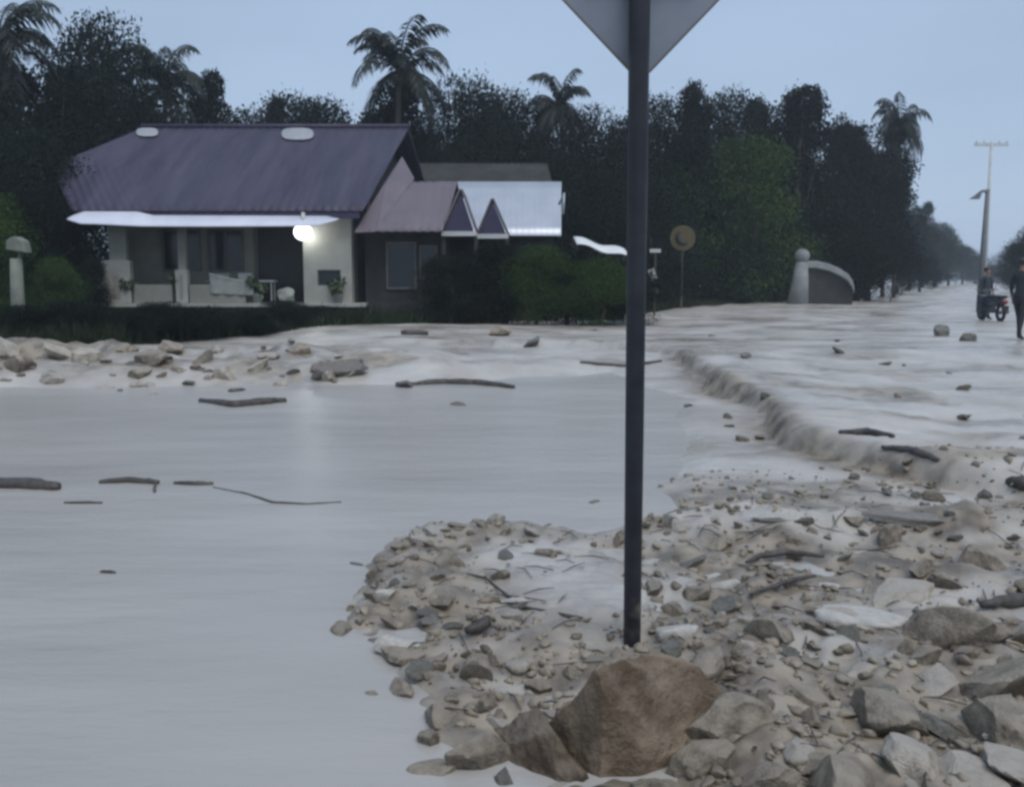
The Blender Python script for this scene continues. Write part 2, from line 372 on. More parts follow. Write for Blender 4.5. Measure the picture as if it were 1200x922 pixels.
# lawn: dark grass ground behind the mud edge
lx = np.concatenate([np.linspace(-60, -20, 30)[:-1], np.linspace(-20, 12, 200)[:-1], np.linspace(12, 45, 60)])
tt = np.linspace(0, 1, 40)**2
LX = np.repeat(lx[None, :], len(tt), 0); LY = lawn_edge(lx)[None, :] + tt[:, None]*np.where(lx > 20, 30, 60)[None, :]
LZ = H(LX, LY) + np.clip(tt[:, None]*60, 0, 2)*.14 + .07*fbm(LX*1.2, LY*1.2, 111, 3) - .03
LZ[0, :] -= .15
il = np.arange(LX.size).reshape(LX.shape)
FL = np.stack([il[:-1, :-1], il[:-1, 1:], il[1:, 1:], il[1:, :-1]], -1).reshape(-1, 4)
lw = put(bpy.data.objects.new('lawn', quads_mesh('lawn', np.stack([LX, LY, LZ], -1).reshape(-1, 3), FL, M['lawn'], True)))
lw['kind'] = 'structure'
def LZs(x, y): return Hs(x, y) + .2

# grass along the front of the lawn
n = 15000
gx = nrg.uniform(-24, 9, n); gd = nrg.exponential(1.6, n) + .05; gy = lawn_edge(gx) + gd
gz = H(gx, gy) + np.clip(gd*.8, 0, 2)*.12 - .03
hh = nrg.uniform(.12, .5, n)*(1+.4*fbm(gx*.6, gy*.6, 121, 3)); an = nrg.uniform(0, 6.28, n); lean = nrg.normal(0, .12, (n, 2)); wd = nrg.uniform(.012, .03, n)
B = np.stack([gx, gy, gz], -1); D = np.stack([np.cos(an)*wd, np.sin(an)*wd, 0*an], -1)
T = B + np.stack([lean[:, 0], lean[:, 1], hh], -1)
V = np.stack([B - D, B + D, T], 1).reshape(-1, 3)
gr = put(bpy.data.objects.new('grass', quads_mesh('grass', V, np.arange(3*n).reshape(n, 3), M['grass'])))
tag(gr, 'dark unmown grass along the edge of the mud', 'grass', kind='stuff')

# ------------------------------------------------------------------ rocks
def rock_mesh(name, mt, seed, sub=3, cuts=7, rough=.16, flat=.75, sharp=True):
    r = random.Random(seed); import bmesh
    bm = bmesh.new(); bmesh.ops.create_icosphere(bm, subdivisions=sub, radius=1)
    pl = []
    for _ in range(cuts):
        d = Vector((r.gauss(0,1), r.gauss(0,1), r.gauss(0,.8))).normalized(); pl.append((d, r.uniform(.5, .85)))
    off = Vector((seed*3.7, seed*1.3, 0))
    sx, sy = r.uniform(.8, 1.15), r.uniform(.65, 1.0)
    for v in bm.verts:
        p = v.co.copy()
        for d, k in pl:
            e = p.dot(d) - k
            if e > 0: p -= d*e
        p *= 1 + rough*mnoise.noise(p*1.5+off) + rough*.45*mnoise.noise(p*4+off) + rough*.2*mnoise.noise(p*9+off)
        v.co = Vector((p.x*sx, p.y*sy, p.z*flat))
    me = bpy.data.meshes.new(name); bm.to_mesh(me); bm.free(); me.materials.append(mt)
    me.polygons.foreach_set('use_smooth', [True]*len(me.polygons))
    if sharp: me.set_sharp_from_angle(angle=rad(24))
    me.update(); return me
RM = {'rock': [rock_mesh('rock', M['rock'], s, 4, 16, .07, r*.8) for s, r in zip(range(1, 11), [.6,.75,.45,.8,.6,.5,.7,.4,.65,.55])],
      'pale': [rock_mesh('rock', M['paler_rock'], s, 4, 15, .07, r*.8) for s, r in zip(range(21, 26), [.5,.6,.4,.65,.45])],
      'dark': [rock_mesh('rock', M['dark_rock'], s, 4, 14, .08, r*.85) for s, r in zip(range(31, 36), [.5,.6,.35,.45,.55])]}
LM = {}
def landmark(x, y):
    return min(LM, key=lambda k: (LM[k].x-x)**2 + (LM[k].y-y)**2)
for k_, (a_, b_) in {'the big brown boulder': (716, 850), 'the curved black branch': (920, 660), 'the shallow pocket of water': (590, 690), 'the dark pointed stone': (1105, 862),
        'the jagged dark stone': (850, 712), 'the angular dark stone': (470, 806), 'the long grey broken slab': (1080, 612), 'the pale straight-edged slab': (1185, 868),
        'the sign pole': (765, 690), 'the dark wet branch': (1170, 712), 'the broad pale slab': (1010, 728), 'the low pale outer slab': (450, 700)}.items(): LM[k_] = hit(a_, b_)
placed = []
def rock(x, y, r, kind, label, group, sink=.35, name='rock', rz=None, tilt=.25, zoff=0):
    me = rng.choice(RM[kind]); o = bpy.data.objects.new(name, me)
    s = r*rng.uniform(.85, 1.15)
    z = max(Hs(x, y), -.03) + r*.5*(1 - 2*sink) + zoff
    put(o, None, (x, y, z))
    o.scale = (s*rng.uniform(.9, 1.3), s*rng.uniform(.8, 1.1), s*rng.uniform(.8, 1.15))
    o.rotation_euler = (rng.gauss(0, tilt), rng.gauss(0, tilt), rng.uniform(0, 6.28) if rz is None else rz)
    if 'round the sign' in label:
        lk = landmark(x, y); label = label.replace('round the sign', 'near ' + lk); group = group.replace(' round the sign', '') + ' near ' + lk
    tag(o, label, 'rock', group); placed.append((x, y, r)); return o

# --- the brown boulders at the foot of the sign
def boulder(name, c, rs, seed, mt, label, rotz=0):
    me = rock_mesh(name, mt, seed, 6, 13, .11, 1.0, False)
    o = put(bpy.data.objects.new(name, me), None, c); o.scale = rs; o.rotation_euler = (0, .06, rotz)
    return tag(o, label, 'boulder')
boulder('boulder', P(728, 900, 2.98), (.37, .27, .40), 41, M['brown_rock'], 'big brown earthy boulder heaped against the foot of the sign pole', .3)
boulder('boulder', P(622, 900, 3.0), (.33, .2, .25), 51, M['dark_brown_rock'], 'darker brown boulder sunk beside the big brown boulder', 1.9)
boulder('boulder', P(806, 915, 2.93), (.11, .11, .11), 23, M['brown_rock'], 'fist-like lump of brown earth beside the big brown boulder', .4)

SPIT = 'stones in the rubble round the sign pole'
big = [(880,660,.16,'rock'),(840,640,.15,'rock'),(905,745,.17,'rock'),(1040,850,.26,'rock'),(950,820,.22,'rock'),(1110,745,.24,'rock'),
       (1160,810,.26,'rock'),(860,850,.22,'rock'),(1070,905,.2,'pale'),(1130,910,.18,'pale'),(935,880,.10,'pale'),(955,900,.12,'rock'),
       (1010,790,.18,'pale'),(1000,730,.16,'pale'),(800,620,.13,'pale'),(815,700,.17,'rock'),(1180,860,.22,'rock'),(1060,700,.2,'pale'),
       (1150,660,.22,'rock'),(470,770,.13,'rock'),(520,700,.12,'rock'),(560,790,.14,'rock'),(440,700,.12,'rock'),(470,640,.11,'rock'),
       (600,720,.10,'pale'),(560,890,.16,'rock'),(500,900,.14,'rock'),(520,840,.12,'rock'),(640,650,.09,'rock'),(830,780,.16,'rock'),(790,720,.10,'rock'),
       (820,900,.16,'rock'),(900,920,.18,'rock'),(980,935,.2,'rock'),(790,850,.10,'rock'),(780,930,.14,'rock'),(1190,900,.2,'pale'),(1090,800,.15,'pale'),
       (400,740,.10,'rock'),(435,810,.09,'rock'),(1230,760,.22,'rock'),(1240,860,.24,'rock'),(1270,700,.2,'pale')]
for px, py, r, k in big:
    q = hit(px, py)
    rock(q.x, q.y, r*.82, k, 'large mud-coated stone half buried in the rubble round the sign' if k == 'rock' else 'large pale washed stone half buried in the rubble round the sign',
         'large stones half buried round the sign' if k == 'rock' else 'large pale stones half buried round the sign', .5)
# scattered smaller ones
tries = 0; cnt = 0
while cnt < 190 and tries < 6000:
    tries += 1
    px = rng.uniform(390, 1290); py = rng.uniform(605, 960)
    q = hit(px, py); x, y = q.x, q.y
    h = Hs(x, y)
    if h < -.03: continue
    if 610 < px < 735 and 640 < py < 765: continue
    r = rng.choice([.03, .04, .045, .05, .06, .07, .09])*rng.uniform(.8, 1.2)
    if any((x-a)**2 + (y-b)**2 < (.75*(r+c))**2 for a, b, c in placed): continue
    k = rng.choices(['rock', 'pale', 'dark'], [6, 2, 1.6])[0]
    rock(x, y, r, k, {'rock': 'small mud-coated stone lying loose in the rubble round the sign', 'pale': 'small pale stone lying loose in the rubble round the sign',
                      'dark': 'small dark wet stone lying loose in the rubble round the sign'}[k], 'small %s stones loose in the rubble' % {'rock': 'mud-coated'}.get(k, k), .42, tilt=.4)
    cnt += 1
# far rubble ridge on the left
FARG = 'stones in the far rubble ridge'
farp = [(20,432,.55),(60,448,.35),(100,425,.5),(135,438,.4),(70,415,.4),(165,440,.35),(180,425,.45),(215,440,.3),(235,425,.35),(265,442,.3),(300,432,.5),
        (340,438,.55),(375,432,.35),(385,445,.25),(120,455,.28),(30,458,.22),(250,412,.4),(200,410,.35),(150,412,.3),(290,452,.2),(330,452,.18),(10,410,.5),
        (-30,430,.5),(-60,440,.4),(350,415,.3),(410,440,.2),(320,418,.3)]
for i, (px, py, r) in enumerate(farp[::2] + farp[1::4]):
    q = hit(px, py); k = 'pale' if i % 3 else 'rock'
    rock(q.x, q.y, r*rng.uniform(.6, .9), k, 'pale mud-smeared stone in the rubble ridge before the house' if k == 'pale' else 'grey stone in the rubble ridge before the house',
         'pale stones in the far rubble ridge' if k == 'pale' else 'grey stones in the far rubble ridge', .5)
for i in range(44):
    px = rng.uniform(-60, 430); py = rng.uniform(405, 462); q = hit(px, py); k = rng.choice(['rock', 'dark', 'pale', 'rock'])
    rock(q.x, q.y, rng.uniform(.07, .16), k, {'rock':'small grey stone wedged in the rubble ridge before the house','dark':'small dark stone wedged in the rubble ridge before the house',
         'pale':'small pale stone wedged in the rubble ridge before the house'}[k], 'small %s stones in the far rubble ridge' % k, .45)
# dark stones on the mud flats: each on its own
for px, py, r, lab in [(872,417,.16,'dark rounded stone at the head of the scoured mud channel'),(982,412,.12,'small dark stone alone on the far mud sheet'),
                       (1105,392,.34,'long dark boulder breaking the far mud sheet below the street lamp'),(1135,398,.25,'flat dark boulder beside the long boulder on the far mud sheet'),
                       (1130,455,.14,'grey stone barely breaking the mud on the raised bank'),(625,404,.26,'dark stone on the far mud edge before the bushes'),
                       (585,392,.3,'grey stone on the far mud edge before the annex'),(645,374,.4,'pale green-grey boulder against the grass below the bushes'),
                       (475,452,.18,'dark stone at the end of the long stick by the water edge'),(692,588,.07,'dark stone at the tip of the mud hump beyond the sign pole'),
                       (1040,577,.07,'dark pebble on the mud below the driftwood'),(1092,583,.08,'grey stone on the mud below the driftwood'),
                       (538,472,.09,'low dark stone awash in the water before the far bank'),(222,450,.12,'round black stone at the foot of the rubble ridge'),
                       (278,456,.12,'flat black stone in the water below the rubble ridge'),(1130,490,.12,'low grey stone on the raised mud bank'),
                       (470,806,.10,'angular dark green-grey stone at the edge of the rubble by the water'),(492,790,.06,'small black stone on the angular dark stone'),
                       (850,712,.09,'jagged dark stone propped in the rubble right of the sign pole'),(812,662,.08,'hollow dark stone beside the sign pole'),
                       (1082,772,.075,'dark greenish stone wedged under a pale one'),(1105,862,.10,'dark pointed stone standing in the rubble'),
                       (1015,792,.028,'small round dark stone on the pale hump'),(790,765,.07,'dark wet stone beside the big brown boulder'),
                       (785,612,.06,'black stone on top of the rubble heap beyond the pole'),(1165,748,.09,'flat dark stone near the pale hump'),
                       (805,800,.05,'small dark brown stone touching the big brown boulder'),(500,722,.055,'square dark stone in the shallow rubble'),
                       (1000,560,.06,'small dark stone at the end of the scoured channel')]:
    q = hit(px, py + 2)
    rock(q.x, q.y, r, 'dark' if 'grey' not in lab and 'pale' not in lab else 'rock', lab, None, .25, tilt=.3)

for i in range(26):
    px = rng.uniform(800, 1230); py = rng.uniform(375, 600); q = hit(px, py)
    if Hs(q.x, q.y) < .02: continue
    kd = rng.choice(['dark', 'rock']); cn = 'dark' if kd == 'dark' else 'mud-coloured'
    rock(q.x, q.y, rng.choice([.03, .04, .05, .07])*(q.y/7)**.6, kd, 'small %s stone strewn over the mud right of the scoured channel' % cn, 'small %s stones strewn over the mud bank' % cn, .35)
# gravel as stuff
import bmesh
bm = bmesh.new(); bmesh.ops.create_icosphere(bm, subdivisions=2, radius=1)
iv = np.array([v.co[:] for v in bm.verts]); itri = np.array([[v.index for v in f.verts] for f in bm.faces]); bm.free()
shapes = []
for q in range(12):
    v_ = iv.copy()
    for _ in range(9):
        d_ = nrg.normal(size=3); d_ /= np.linalg.norm(d_); e_ = v_ @ d_ - nrg.uniform(.3, .7); v_ -= np.clip(e_, 0, None)[:, None]*d_
    shapes.append(v_ * np.array([1, nrg.uniform(.6, .95), nrg.uniform(.35, .7)]))
shapes = np.array(shapes)
def fragments(name, want, lo, hi, label, seed):
    r = np.random.default_rng(seed); gp = []
    for _ in range(60):
        gx = r.uniform(-1.4, 4.6, 4000); gy = r.uniform(2.1, 7.4, 4000); hz_ = H(gx, gy)
        clump = fbm(gx*1.7, gy*1.7, 131 + seed, 3)
        ok = (hz_ > .005) & (clump > -.05) & (r.random(4000) < np.clip(3.2/gy, 0, 1)**2) & (np.abs(gx) < gy*.66) & (((gx-.3)/.3)**2 + ((gy-4.75)/.7)**2 > 1)
        gp += list(zip(gx[ok], gy[ok], hz_[ok]))
        if len(gp) >= want: break
    gp = np.array(gp[:want]); n = len(gp)
    rs = np.exp(r.uniform(math.log(lo), math.log(hi), n))[:, None, None]; a = r.uniform(0, 6.28, n); ti = r.normal(0, .35, n)
    base_ = shapes[r.integers(0, 12, n)]*rs
    ct, st = np.cos(ti)[:, None], np.sin(ti)[:, None]; ca, sa = np.cos(a)[:, None], np.sin(a)[:, None]
    x, y, z = base_[..., 0], base_[..., 1], base_[..., 2]
    y, z = y*ct - z*st, y*st + z*ct; x, y = x*ca - y*sa, x*sa + y*ca
    VV = np.stack([x, y, z + rs[:, :, 0]*.12], -1) + gp[:, None, :]
    FF = (itri[None] + (np.arange(n)*len(iv))[:, None, None]).reshape(-1, 3)
    o = put(bpy.data.objects.new(name, quads_mesh(name, VV.reshape(-1, 3), FF, M['gravel'])))
    tag(o, label, name, kind='stuff')
fragments('gravel', 1500, .006, .02, 'fine gravel strewn over the muddy rubble', 1)
fragments('broken_stone', 900, .018, .05, 'broken stone chips packed between the larger stones of the rubble', 2)

# ------------------------------------------------------------------ driftwood, planks
def drift(pix, r, label, mt='wood', name='driftwood', z=.02, lift=0, cat='driftwood'):
    pts = []
    for i, (px, py) in enumerate(pix):
        q = hit(px, py); pts.append(Vector((q.x, q.y, q.z + lift + r*.4)))
    # refine with wobble
    out = []
    for i in range(len(pts)-1):
        for k in range(6):
            t = k/6; p = pts[i].lerp(pts[i+1], t); p += Vector((rng.gauss(0, r*.18), rng.gauss(0, r*.18), rng.gauss(0, r*.06))); out.append(p)
    out.append(pts[-1]); n = len(out)
    rr = [r*(.35 + .65*math.sin(math.pi*min(1, (i+1.2)/(n*.55+1)) *.5 if i < n*.5 else math.pi*.5*min(1, (n-i+.5)/(n*.5))))*rng.uniform(.93, 1.06) for i in range(n)]
    o = MB().tube(out, rr, 8).build(name, M[mt], None, True)
    return tag(o, label, cat)
drift([(-30,570),(25,571),(70,574)], .055, 'thick dark log lying in the flood water', name='driftwood_log', cat='log')
drift([(115,567),(150,565),(186,567)], .028, 'straight dark stick afloat next to the thick log')
drift([(204,567),(228,568),(250,568)], .02, 'short dark stick afloat beside the straight stick')
drift([(250,572),(290,580),(320,590),(360,592),(400,589)], .010, 'long thin wavy twig trailing through the flood water', name='twig', cat='twig')
drift([(182,567),(181,578)], .012, 'tiny crooked twig hanging off the straight stick', name='twig', cat='twig')
drift([(75,590),(120,590)], .010, 'thin twig afloat beneath the thick log', name='twig', cat='twig')
drift([(118,672),(135,673)], .012, 'stub of twig alone in the smooth water', name='twig', cat='twig')
drift([(468,453),(520,450),(560,451),(602,456)], .06, 'long dark stick along the water edge of the far bank', z=.05)
drift([(235,472),(275,477),(310,474),(335,472)], .06, 'bent branch in the water below the rubble ridge', z=.0)
drift([(985,508),(1015,508),(1046,513)], .035, 'dark split log lying on the raised mud bank', z=.25, name='driftwood_log', cat='log')
drift([(1035,527),(1062,528),(1082,534),(1100,541)], .03, 'crooked dark branch below the split log on the bank', z=.22)
drift([(875,668),(890,660),(920,656),(965,660)], .018, 'curved black branch lying over the rubble', z=.08, lift=.03)
drift([(565,675),(610,712),(660,722),(683,726)], .010, 'thin stick slanting across the shallow pocket', z=.03, name='twig', cat='twig')
drift([(1180,570),(1210,572)], .05, 'dark stub of timber on the mud beside the crooked dark branch', z=.18)
drift([(548,752),(575,738)], .028, 'short dark stub of wood poking from the rubble', z=.06, lift=.03)
drift([(1150,716),(1215,709)], .03, 'dark wet branch lying on the pale mud bar', z=.08, lift=.02)
drift([(680,425),(730,430),(775,424)], .03, 'slim dark branch on the far mud beyond the sign pole', z=.15)
drift([(500,393),(470,392)], .09, 'short dark log on the far mud before the house', z=.2)
drift([(880,705),(925,690),(955,684)], .014, 'forked grey stick lying across the mud right of the sign', z=.08, lift=.03)
def slab(px, py, w, l, t, ang, label, mt='pale_slab', z=.05, name='slab', cat='slab', tilt=.08):
    q = hit(px, py)
    me = rock_mesh(name, M[mt], 300 + int(px), 3, 12, .14, 1.0)
    o = put(bpy.data.objects.new(name, me), None, (q.x, q.y, q.z + t*.2)); o.scale = (w*.62, l*.62, t*.8)
    o.rotation_euler = (rng.gauss(0, tilt), rng.gauss(0, tilt), ang)
    return tag(o, label, cat)
slab(605,706,.13,.10,.03,.1,'white broken slab in the shallow pocket left of the pole')
slab(905,610,.34,.10,.03,.05,'pale flat board lying on the mud beyond the curved black branch')
slab(1080,612,.55,.2,.05,-.05,'long grey broken slab on the mud bars', 'plank')
slab(790,745,.22,.14,.05,.2,'pale slab bridging the stones beside the big brown boulder')
slab(850,688,.14,.1,.04,.4,'pale slab leaning on the jagged dark stone')
slab(670,648,.22,.08,.03,0,'thin pale board washed against the pole side of the pocket')
slab(1185,868,.2,.14,.05,.1,'pale straight-edged slab at the rubble rim under the dark branch')
slab(465,760,.16,.12,.06,.3,'pale rounded slab above the angular dark stone')
slab(450,700,.14,.10,.04,.1,'low pale slab at the outer edge of the rubble')
slab(395,440,.9,.5,.22,.3,'broad grey slab at the end of the rubble ridge', 'plank', z=.25)
slab(690,288+100,.5,.3,.08,.1,'bright wet slab on the mud edge beside the bushes', z=.15)
slab(1010,728,.4,.18,.05,-.1,'broad pale slab in the rubble right of the sign')

mb = MB(); r_ = random.Random(77); k_ = 0
while k_ < 170:
    x = r_.uniform(-1.2, 3.6); y = r_.uniform(2.5, 6.8); h_ = Hs(x, y)
    if h_ < .01 or abs(x) > y*.6: continue
    k_ += 1; a = r_.uniform(0, 3.14); L_ = r_.uniform(.03, .13); dx, dy = math.cos(a)*L_, math.sin(a)*L_
    mb.tube([(x-dx, y-dy, Hs(x-dx, y-dy)+.008), (x+r_.gauss(0, .006), y+r_.gauss(0, .006), h_+.018), (x+dx, y+dy, Hs(x+dx, y+dy)+.01)], [.002, .0035, .0015], 4)
for k_ in range(260):
    x = r_.uniform(-1.1, 3.4); y = r_.uniform(2.5, 6.4); h_ = Hs(x, y)
    if h_ < .01 or abs(x) > y*.6: continue
    a = r_.uniform(0, 6.28); L_ = r_.uniform(.012, .03); c_, s_ = math.cos(a), math.sin(a); z = h_ + .012
    mb.add([(x-c_*L_, y-s_*L_, z), (x-s_*L_*.4, y+c_*L_*.4, z+.008), (x+c_*L_, y+s_*L_, z+.004), (x+s_*L_*.4, y-c_*L_*.4, z+.002)], [(0, 1, 2, 3)])
tag(mb.build('litter', M['wood']), 'dark litter of twigs and leaf scraps caught in the rubble', 'litter', kind='stuff')

# ------------------------------------------------------------------ road sign
base = P(740, 800, 3.88); p1 = P(749.5, 0, 3.58)
dirv = (p1 - base).normalized(); base = base - dirv*(.35); top = p1 + dirv*.75
sg = thing('road_sign', (base.x, base.y, 0), 'leaning diamond road sign on a dark steel pole seen from behind', 'road sign')
def lerp_p(t): return base.lerp(top, t)
pm = M['steel'].node_tree; pb = pm.nodes['Principled BSDF']; src = pb.inputs['Base Color'].links[0].from_socket
t_ = pm.nodes.new('ShaderNodeTexCoord'); sp_ = pm.nodes.new('ShaderNodeSeparateXYZ'); pm.links.new(t_.outputs['Object'], sp_.inputs[0])
pn = pm.nodes.new('ShaderNodeTexNoise'); pn.inputs['Scale'].default_value = 9; pn.inputs['Detail'].default_value = 8; pm.links.new(t_.outputs['Object'], pn.inputs['Vector'])
ma = pm.nodes.new('ShaderNodeMath'); ma.operation = 'MULTIPLY_ADD'; ma.inputs[1].default_value = 1.6; pm.links.new(pn.outputs[0], ma.inputs[0]); pm.links.new(sp_.outputs[2], ma.inputs[2])
mg = pm.nodes.new('ShaderNodeMapRange'); mg.inputs[1].default_value = 1.12; mg.inputs[2].default_value = 1.45; mg.inputs[3].default_value = .85; mg.inputs[4].default_value = 0; pm.links.new(ma.outputs[0], mg.inputs[0])
mm = pm.nodes.new('ShaderNodeMix'); mm.data_type = 'RGBA'; pm.links.new(mg.outputs[0], mm.inputs[0]); pm.links.new(src, mm.inputs[6]); mm.inputs[7].default_value = (.17, .15, .12, 1); pm.links.new(mm.outputs[2], pb.inputs['Base Color'])
pole = MB().tube([lerp_p(i/24) for i in range(25)], [.0345 + .004*(i/24) for i in range(25)], 20).build('pole', M['steel'], sg, True)
MB().ball(top, (.04, .04, .02)).build('pole_cap', M['steel'], pole, True)
tip = P(750, 96, 3.68); side = .76; hd = side*math.sqrt(.5)
ux = Vector((1, .05, .012)).normalized(); uz = dirv; un = ux.cross(uz).normalized()
if un.y < 0: un = -un
cen = tip + uz*hd + un*.0
def rounded_diamond(s, r=.05, n=5):
    pts = []
    for k in range(4):
        a0 = math.pi/2*k; c = Vector((math.cos(a0), math.sin(a0)))*(s*math.sqrt(.5) - r*math.sqrt(2))
        for i in range(n):
            a = a0 - math.pi/4 + math.pi/2*i/(n-1); pts.append(c + Vector((math.cos(a), math.sin(a)))*r)
    return pts
mb = MB(); mb.prism([cen + ux*q.x + uz*q.y for q in rounded_diamond(side)], un*.004)
plate = mb.build('sign_plate', M['alu'], sg)
mb = MB(); mb.prism([cen + un*.0045 + ux*q.x + uz*q.y for q in rounded_diamond(side*.985)], un*.001)
mb.build('sign_face', M['amber'], plate)
mb = MB(); rp_ = [cen + ux*q.x + uz*q.y for q in rounded_diamond(side)]
mb.tube(rp_ + [rp_[0]], .0042, 6, False); mb.build('rim', M['steel'], plate)
for dz in (-.2, .2):
    c = cen + uz*dz; mb = MB()
    mb.prism([c - un*.002 + ux*a + uz*b for a, b in ((-.2,-.018),(.2,-.018),(.2,.018),(-.2,.018))], -un*.022)
    br = mb.build('bracket', M['bolt'], sg)
    for s in (-1, 1):
        MB().tube([c + ux*.06*s - un*.02, c + ux*.06*s - un*.04], .009, 6).build('bolt', M['bolt'], br)

# ------------------------------------------------------------------ houses
def corr_roof(xl, xr, y0, z0, y1, z1, n=90, m=10, amp=.016, pitch=.26):
    """corrugated sheet between the eave (y0,z0) and ridge (y1,z1); xl(t), xr(t) give the side edges"""
    mb = MB(); vs = []; fs = []
    nrm = Vector((0, -(z1-z0), (y1-y0))).normalized() if y1 > y0 else Vector((0, (z1-z0), (y0-y1))).normalized()
    for j in range(m+1):
        t = j/m; a, b = xl(t), xr(t)
        for i in range(n+1):
            x = a + (b-a)*i/n
            p = Vector((x, y0+(y1-y0)*t, z0+(z1-z0)*t)) + nrm*(amp*math.cos(x/pitch*2*math.pi))
            vs.append(p)
    for j in range(m):
        for i in range(n):
            q = (j*(n+1)+i, j*(n+1)+i+1, (j+1)*(n+1)+i+1, (j+1)*(n+1)+i)
            fs.append(q if y1 > y0 else q[::-1])
    return mb.add(vs, fs)
lin = lambda a, b: (lambda t: a + (b-a)*t)

hz = .3
h1 = thing('house', (-8.6, 34, hz), 'house with a large purple-grey metal roof and a lit veranda lamp', 'house')
prow = lambda t: np.interp(t, [0, .5, 1], [-12.85, -14.75, -12.8])
RZ0, RZ1 = 3.42, 6.68
rf = corr_roof(prow, lin(-4.35, -3.6), 29.0, RZ0, 35.0, RZ1, 170, 14).build('roof', M['roof'], h1, True, solid=.05)
corr_roof(prow, lin(-3.0, -3.6), 41.0, RZ0, 35.0, RZ1, 120, 8).build('back_roof_slope', M['roof'], h1, True, solid=.05)
MB().tube([(-12.9, 35, RZ1+.03), (-3.55, 35, RZ1+.03)], .09, 8).build('ridge_cap', M['roof'], rf, True)
def on_roof(px, py):       # point of the front slope under a pixel
    x, y, z = ray(px, py); sl = (RZ1-RZ0)/6.0
    k = (RZ0 - sl*29.0 - EYE)/(z - sl*y); return Vector((x*k, y*k, EYE + z*k))
for px0, px1, pa, pb in ((330, 368, 152, 166), (160, 186, 152, 162)):  # two pale rounded patches laid on the front slope
    q = [on_roof((px0+px1)/2 + (px1-px0)/2*math.copysign(abs(math.cos(a))**.7, math.cos(a)), (pa+pb)/2 - (pb-pa)/2*math.copysign(abs(math.sin(a))**.7, math.sin(a))) for a in np.linspace(0, 2*math.pi, 14, endpoint=False)]
    q = q[::-1]
    off = Vector((0, -.026, .04)); MB().prism([p + off for p in q], off*.5).build('pale_patch', M['roof_patch'], rf, bevel=.01)
# white awning strip and dark eave trim
MB().box(-12.7, -4.45, 28.98, 29.06, 3.2, 3.36).build('eave_trim', M['dark_trim'], h1)
aw = MB()
for i in range(0, 60):
    pass
vs = []; fs = []; n = 80
for i in range(n+1):
    t = i/n; x = -12.75 + t*7.75
    dz = .05*math.exp(-((t-.0)/.05)**2)*0 + (.10 if t < .24 else .10*max(0, 1-(t-.24)/.06)) - .03*t
    lo = 3.02 - .03*math.sin(t*3.1) - .05*max(0, min(1, (t-.1)*6)) + (.16*max(0, (t-.93)/.07) if t > .93 else 0) + (.12*max(0, (.05-t)/.05))
    hi = 3.30 + dz - (.08*max(0, (t-.95)/.05)) - (.10*max(0, (.04-t)/.04))
    vs += [(x, 28.5, lo), (x, 28.52, lo+.04), (x, 28.93, hi)]
for i in range(n):
    for k in range(2): fs.append((i*3+k, (i+1)*3+k, (i+1)*3+k+1, i*3+k+1))
MB().add(vs, fs).build('awning', M['fascia'], h1, True, solid=.02)
# walls
PF = .73
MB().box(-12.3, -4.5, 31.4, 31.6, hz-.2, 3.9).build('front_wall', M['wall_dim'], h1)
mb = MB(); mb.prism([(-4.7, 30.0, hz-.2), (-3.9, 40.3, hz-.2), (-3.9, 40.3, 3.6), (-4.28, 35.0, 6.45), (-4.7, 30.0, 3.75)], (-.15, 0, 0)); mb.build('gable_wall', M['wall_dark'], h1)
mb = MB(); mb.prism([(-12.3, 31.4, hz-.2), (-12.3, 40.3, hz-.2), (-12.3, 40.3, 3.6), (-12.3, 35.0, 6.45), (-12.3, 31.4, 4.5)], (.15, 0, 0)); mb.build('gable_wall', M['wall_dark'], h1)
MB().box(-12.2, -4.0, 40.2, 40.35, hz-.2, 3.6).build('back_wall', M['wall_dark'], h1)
MB().box(-12.55, -4.35, 29.25, 31.42, PF-.11, PF).build('veranda_floor', M['wall'], h1, bevel=.01)
MB().box(-12.4, -4.5, 29.4, 31.3, hz-.5, PF-.11).build('plinth', M['plinth'], h1)
# door
dx0, dx1 = (305-600)/FPX*31.3, (357-600)/FPX*31.3
dr = MB().box(dx0, dx1, 31.33, 31.39, PF, 3.2).build('door', M['door'], h1, bevel=.01)
for a, b, c, d in ((dx0-.07, dx0, PF, 3.27), (dx1, dx1+.07, PF, 3.27), (dx0, dx1, 3.2, 3.27)):
    MB().box(a, b, 31.30, 31.4, c, d).build('door_frame', M['frame'], dr)
MB().ball((dx1-.12, 31.30, 1.75), .035).build('handle', M['bolt'], dr, True)
# windows of the veranda wall
for wx0, wx1 in ((-11.0, -9.9), (-9.55, -8.55)):
    wn = MB().box(wx0, wx1, 31.36, 31.395, 1.75, 2.95).build('window', M['glass'], h1)
    for a, b, c, d in ((wx0-.06, wx0, 1.69, 3.01), (wx1, wx1+.06, 1.69, 3.01), (wx0, wx1, 2.95, 3.01), (wx0, wx1, 1.69, 1.75), ((wx0+wx1)/2-.025, (wx0+wx1)/2+.025, 1.75, 2.95)):
        MB().box(a, b, 31.33, 31.4, c, d).build('frame', M['frame'], wn)
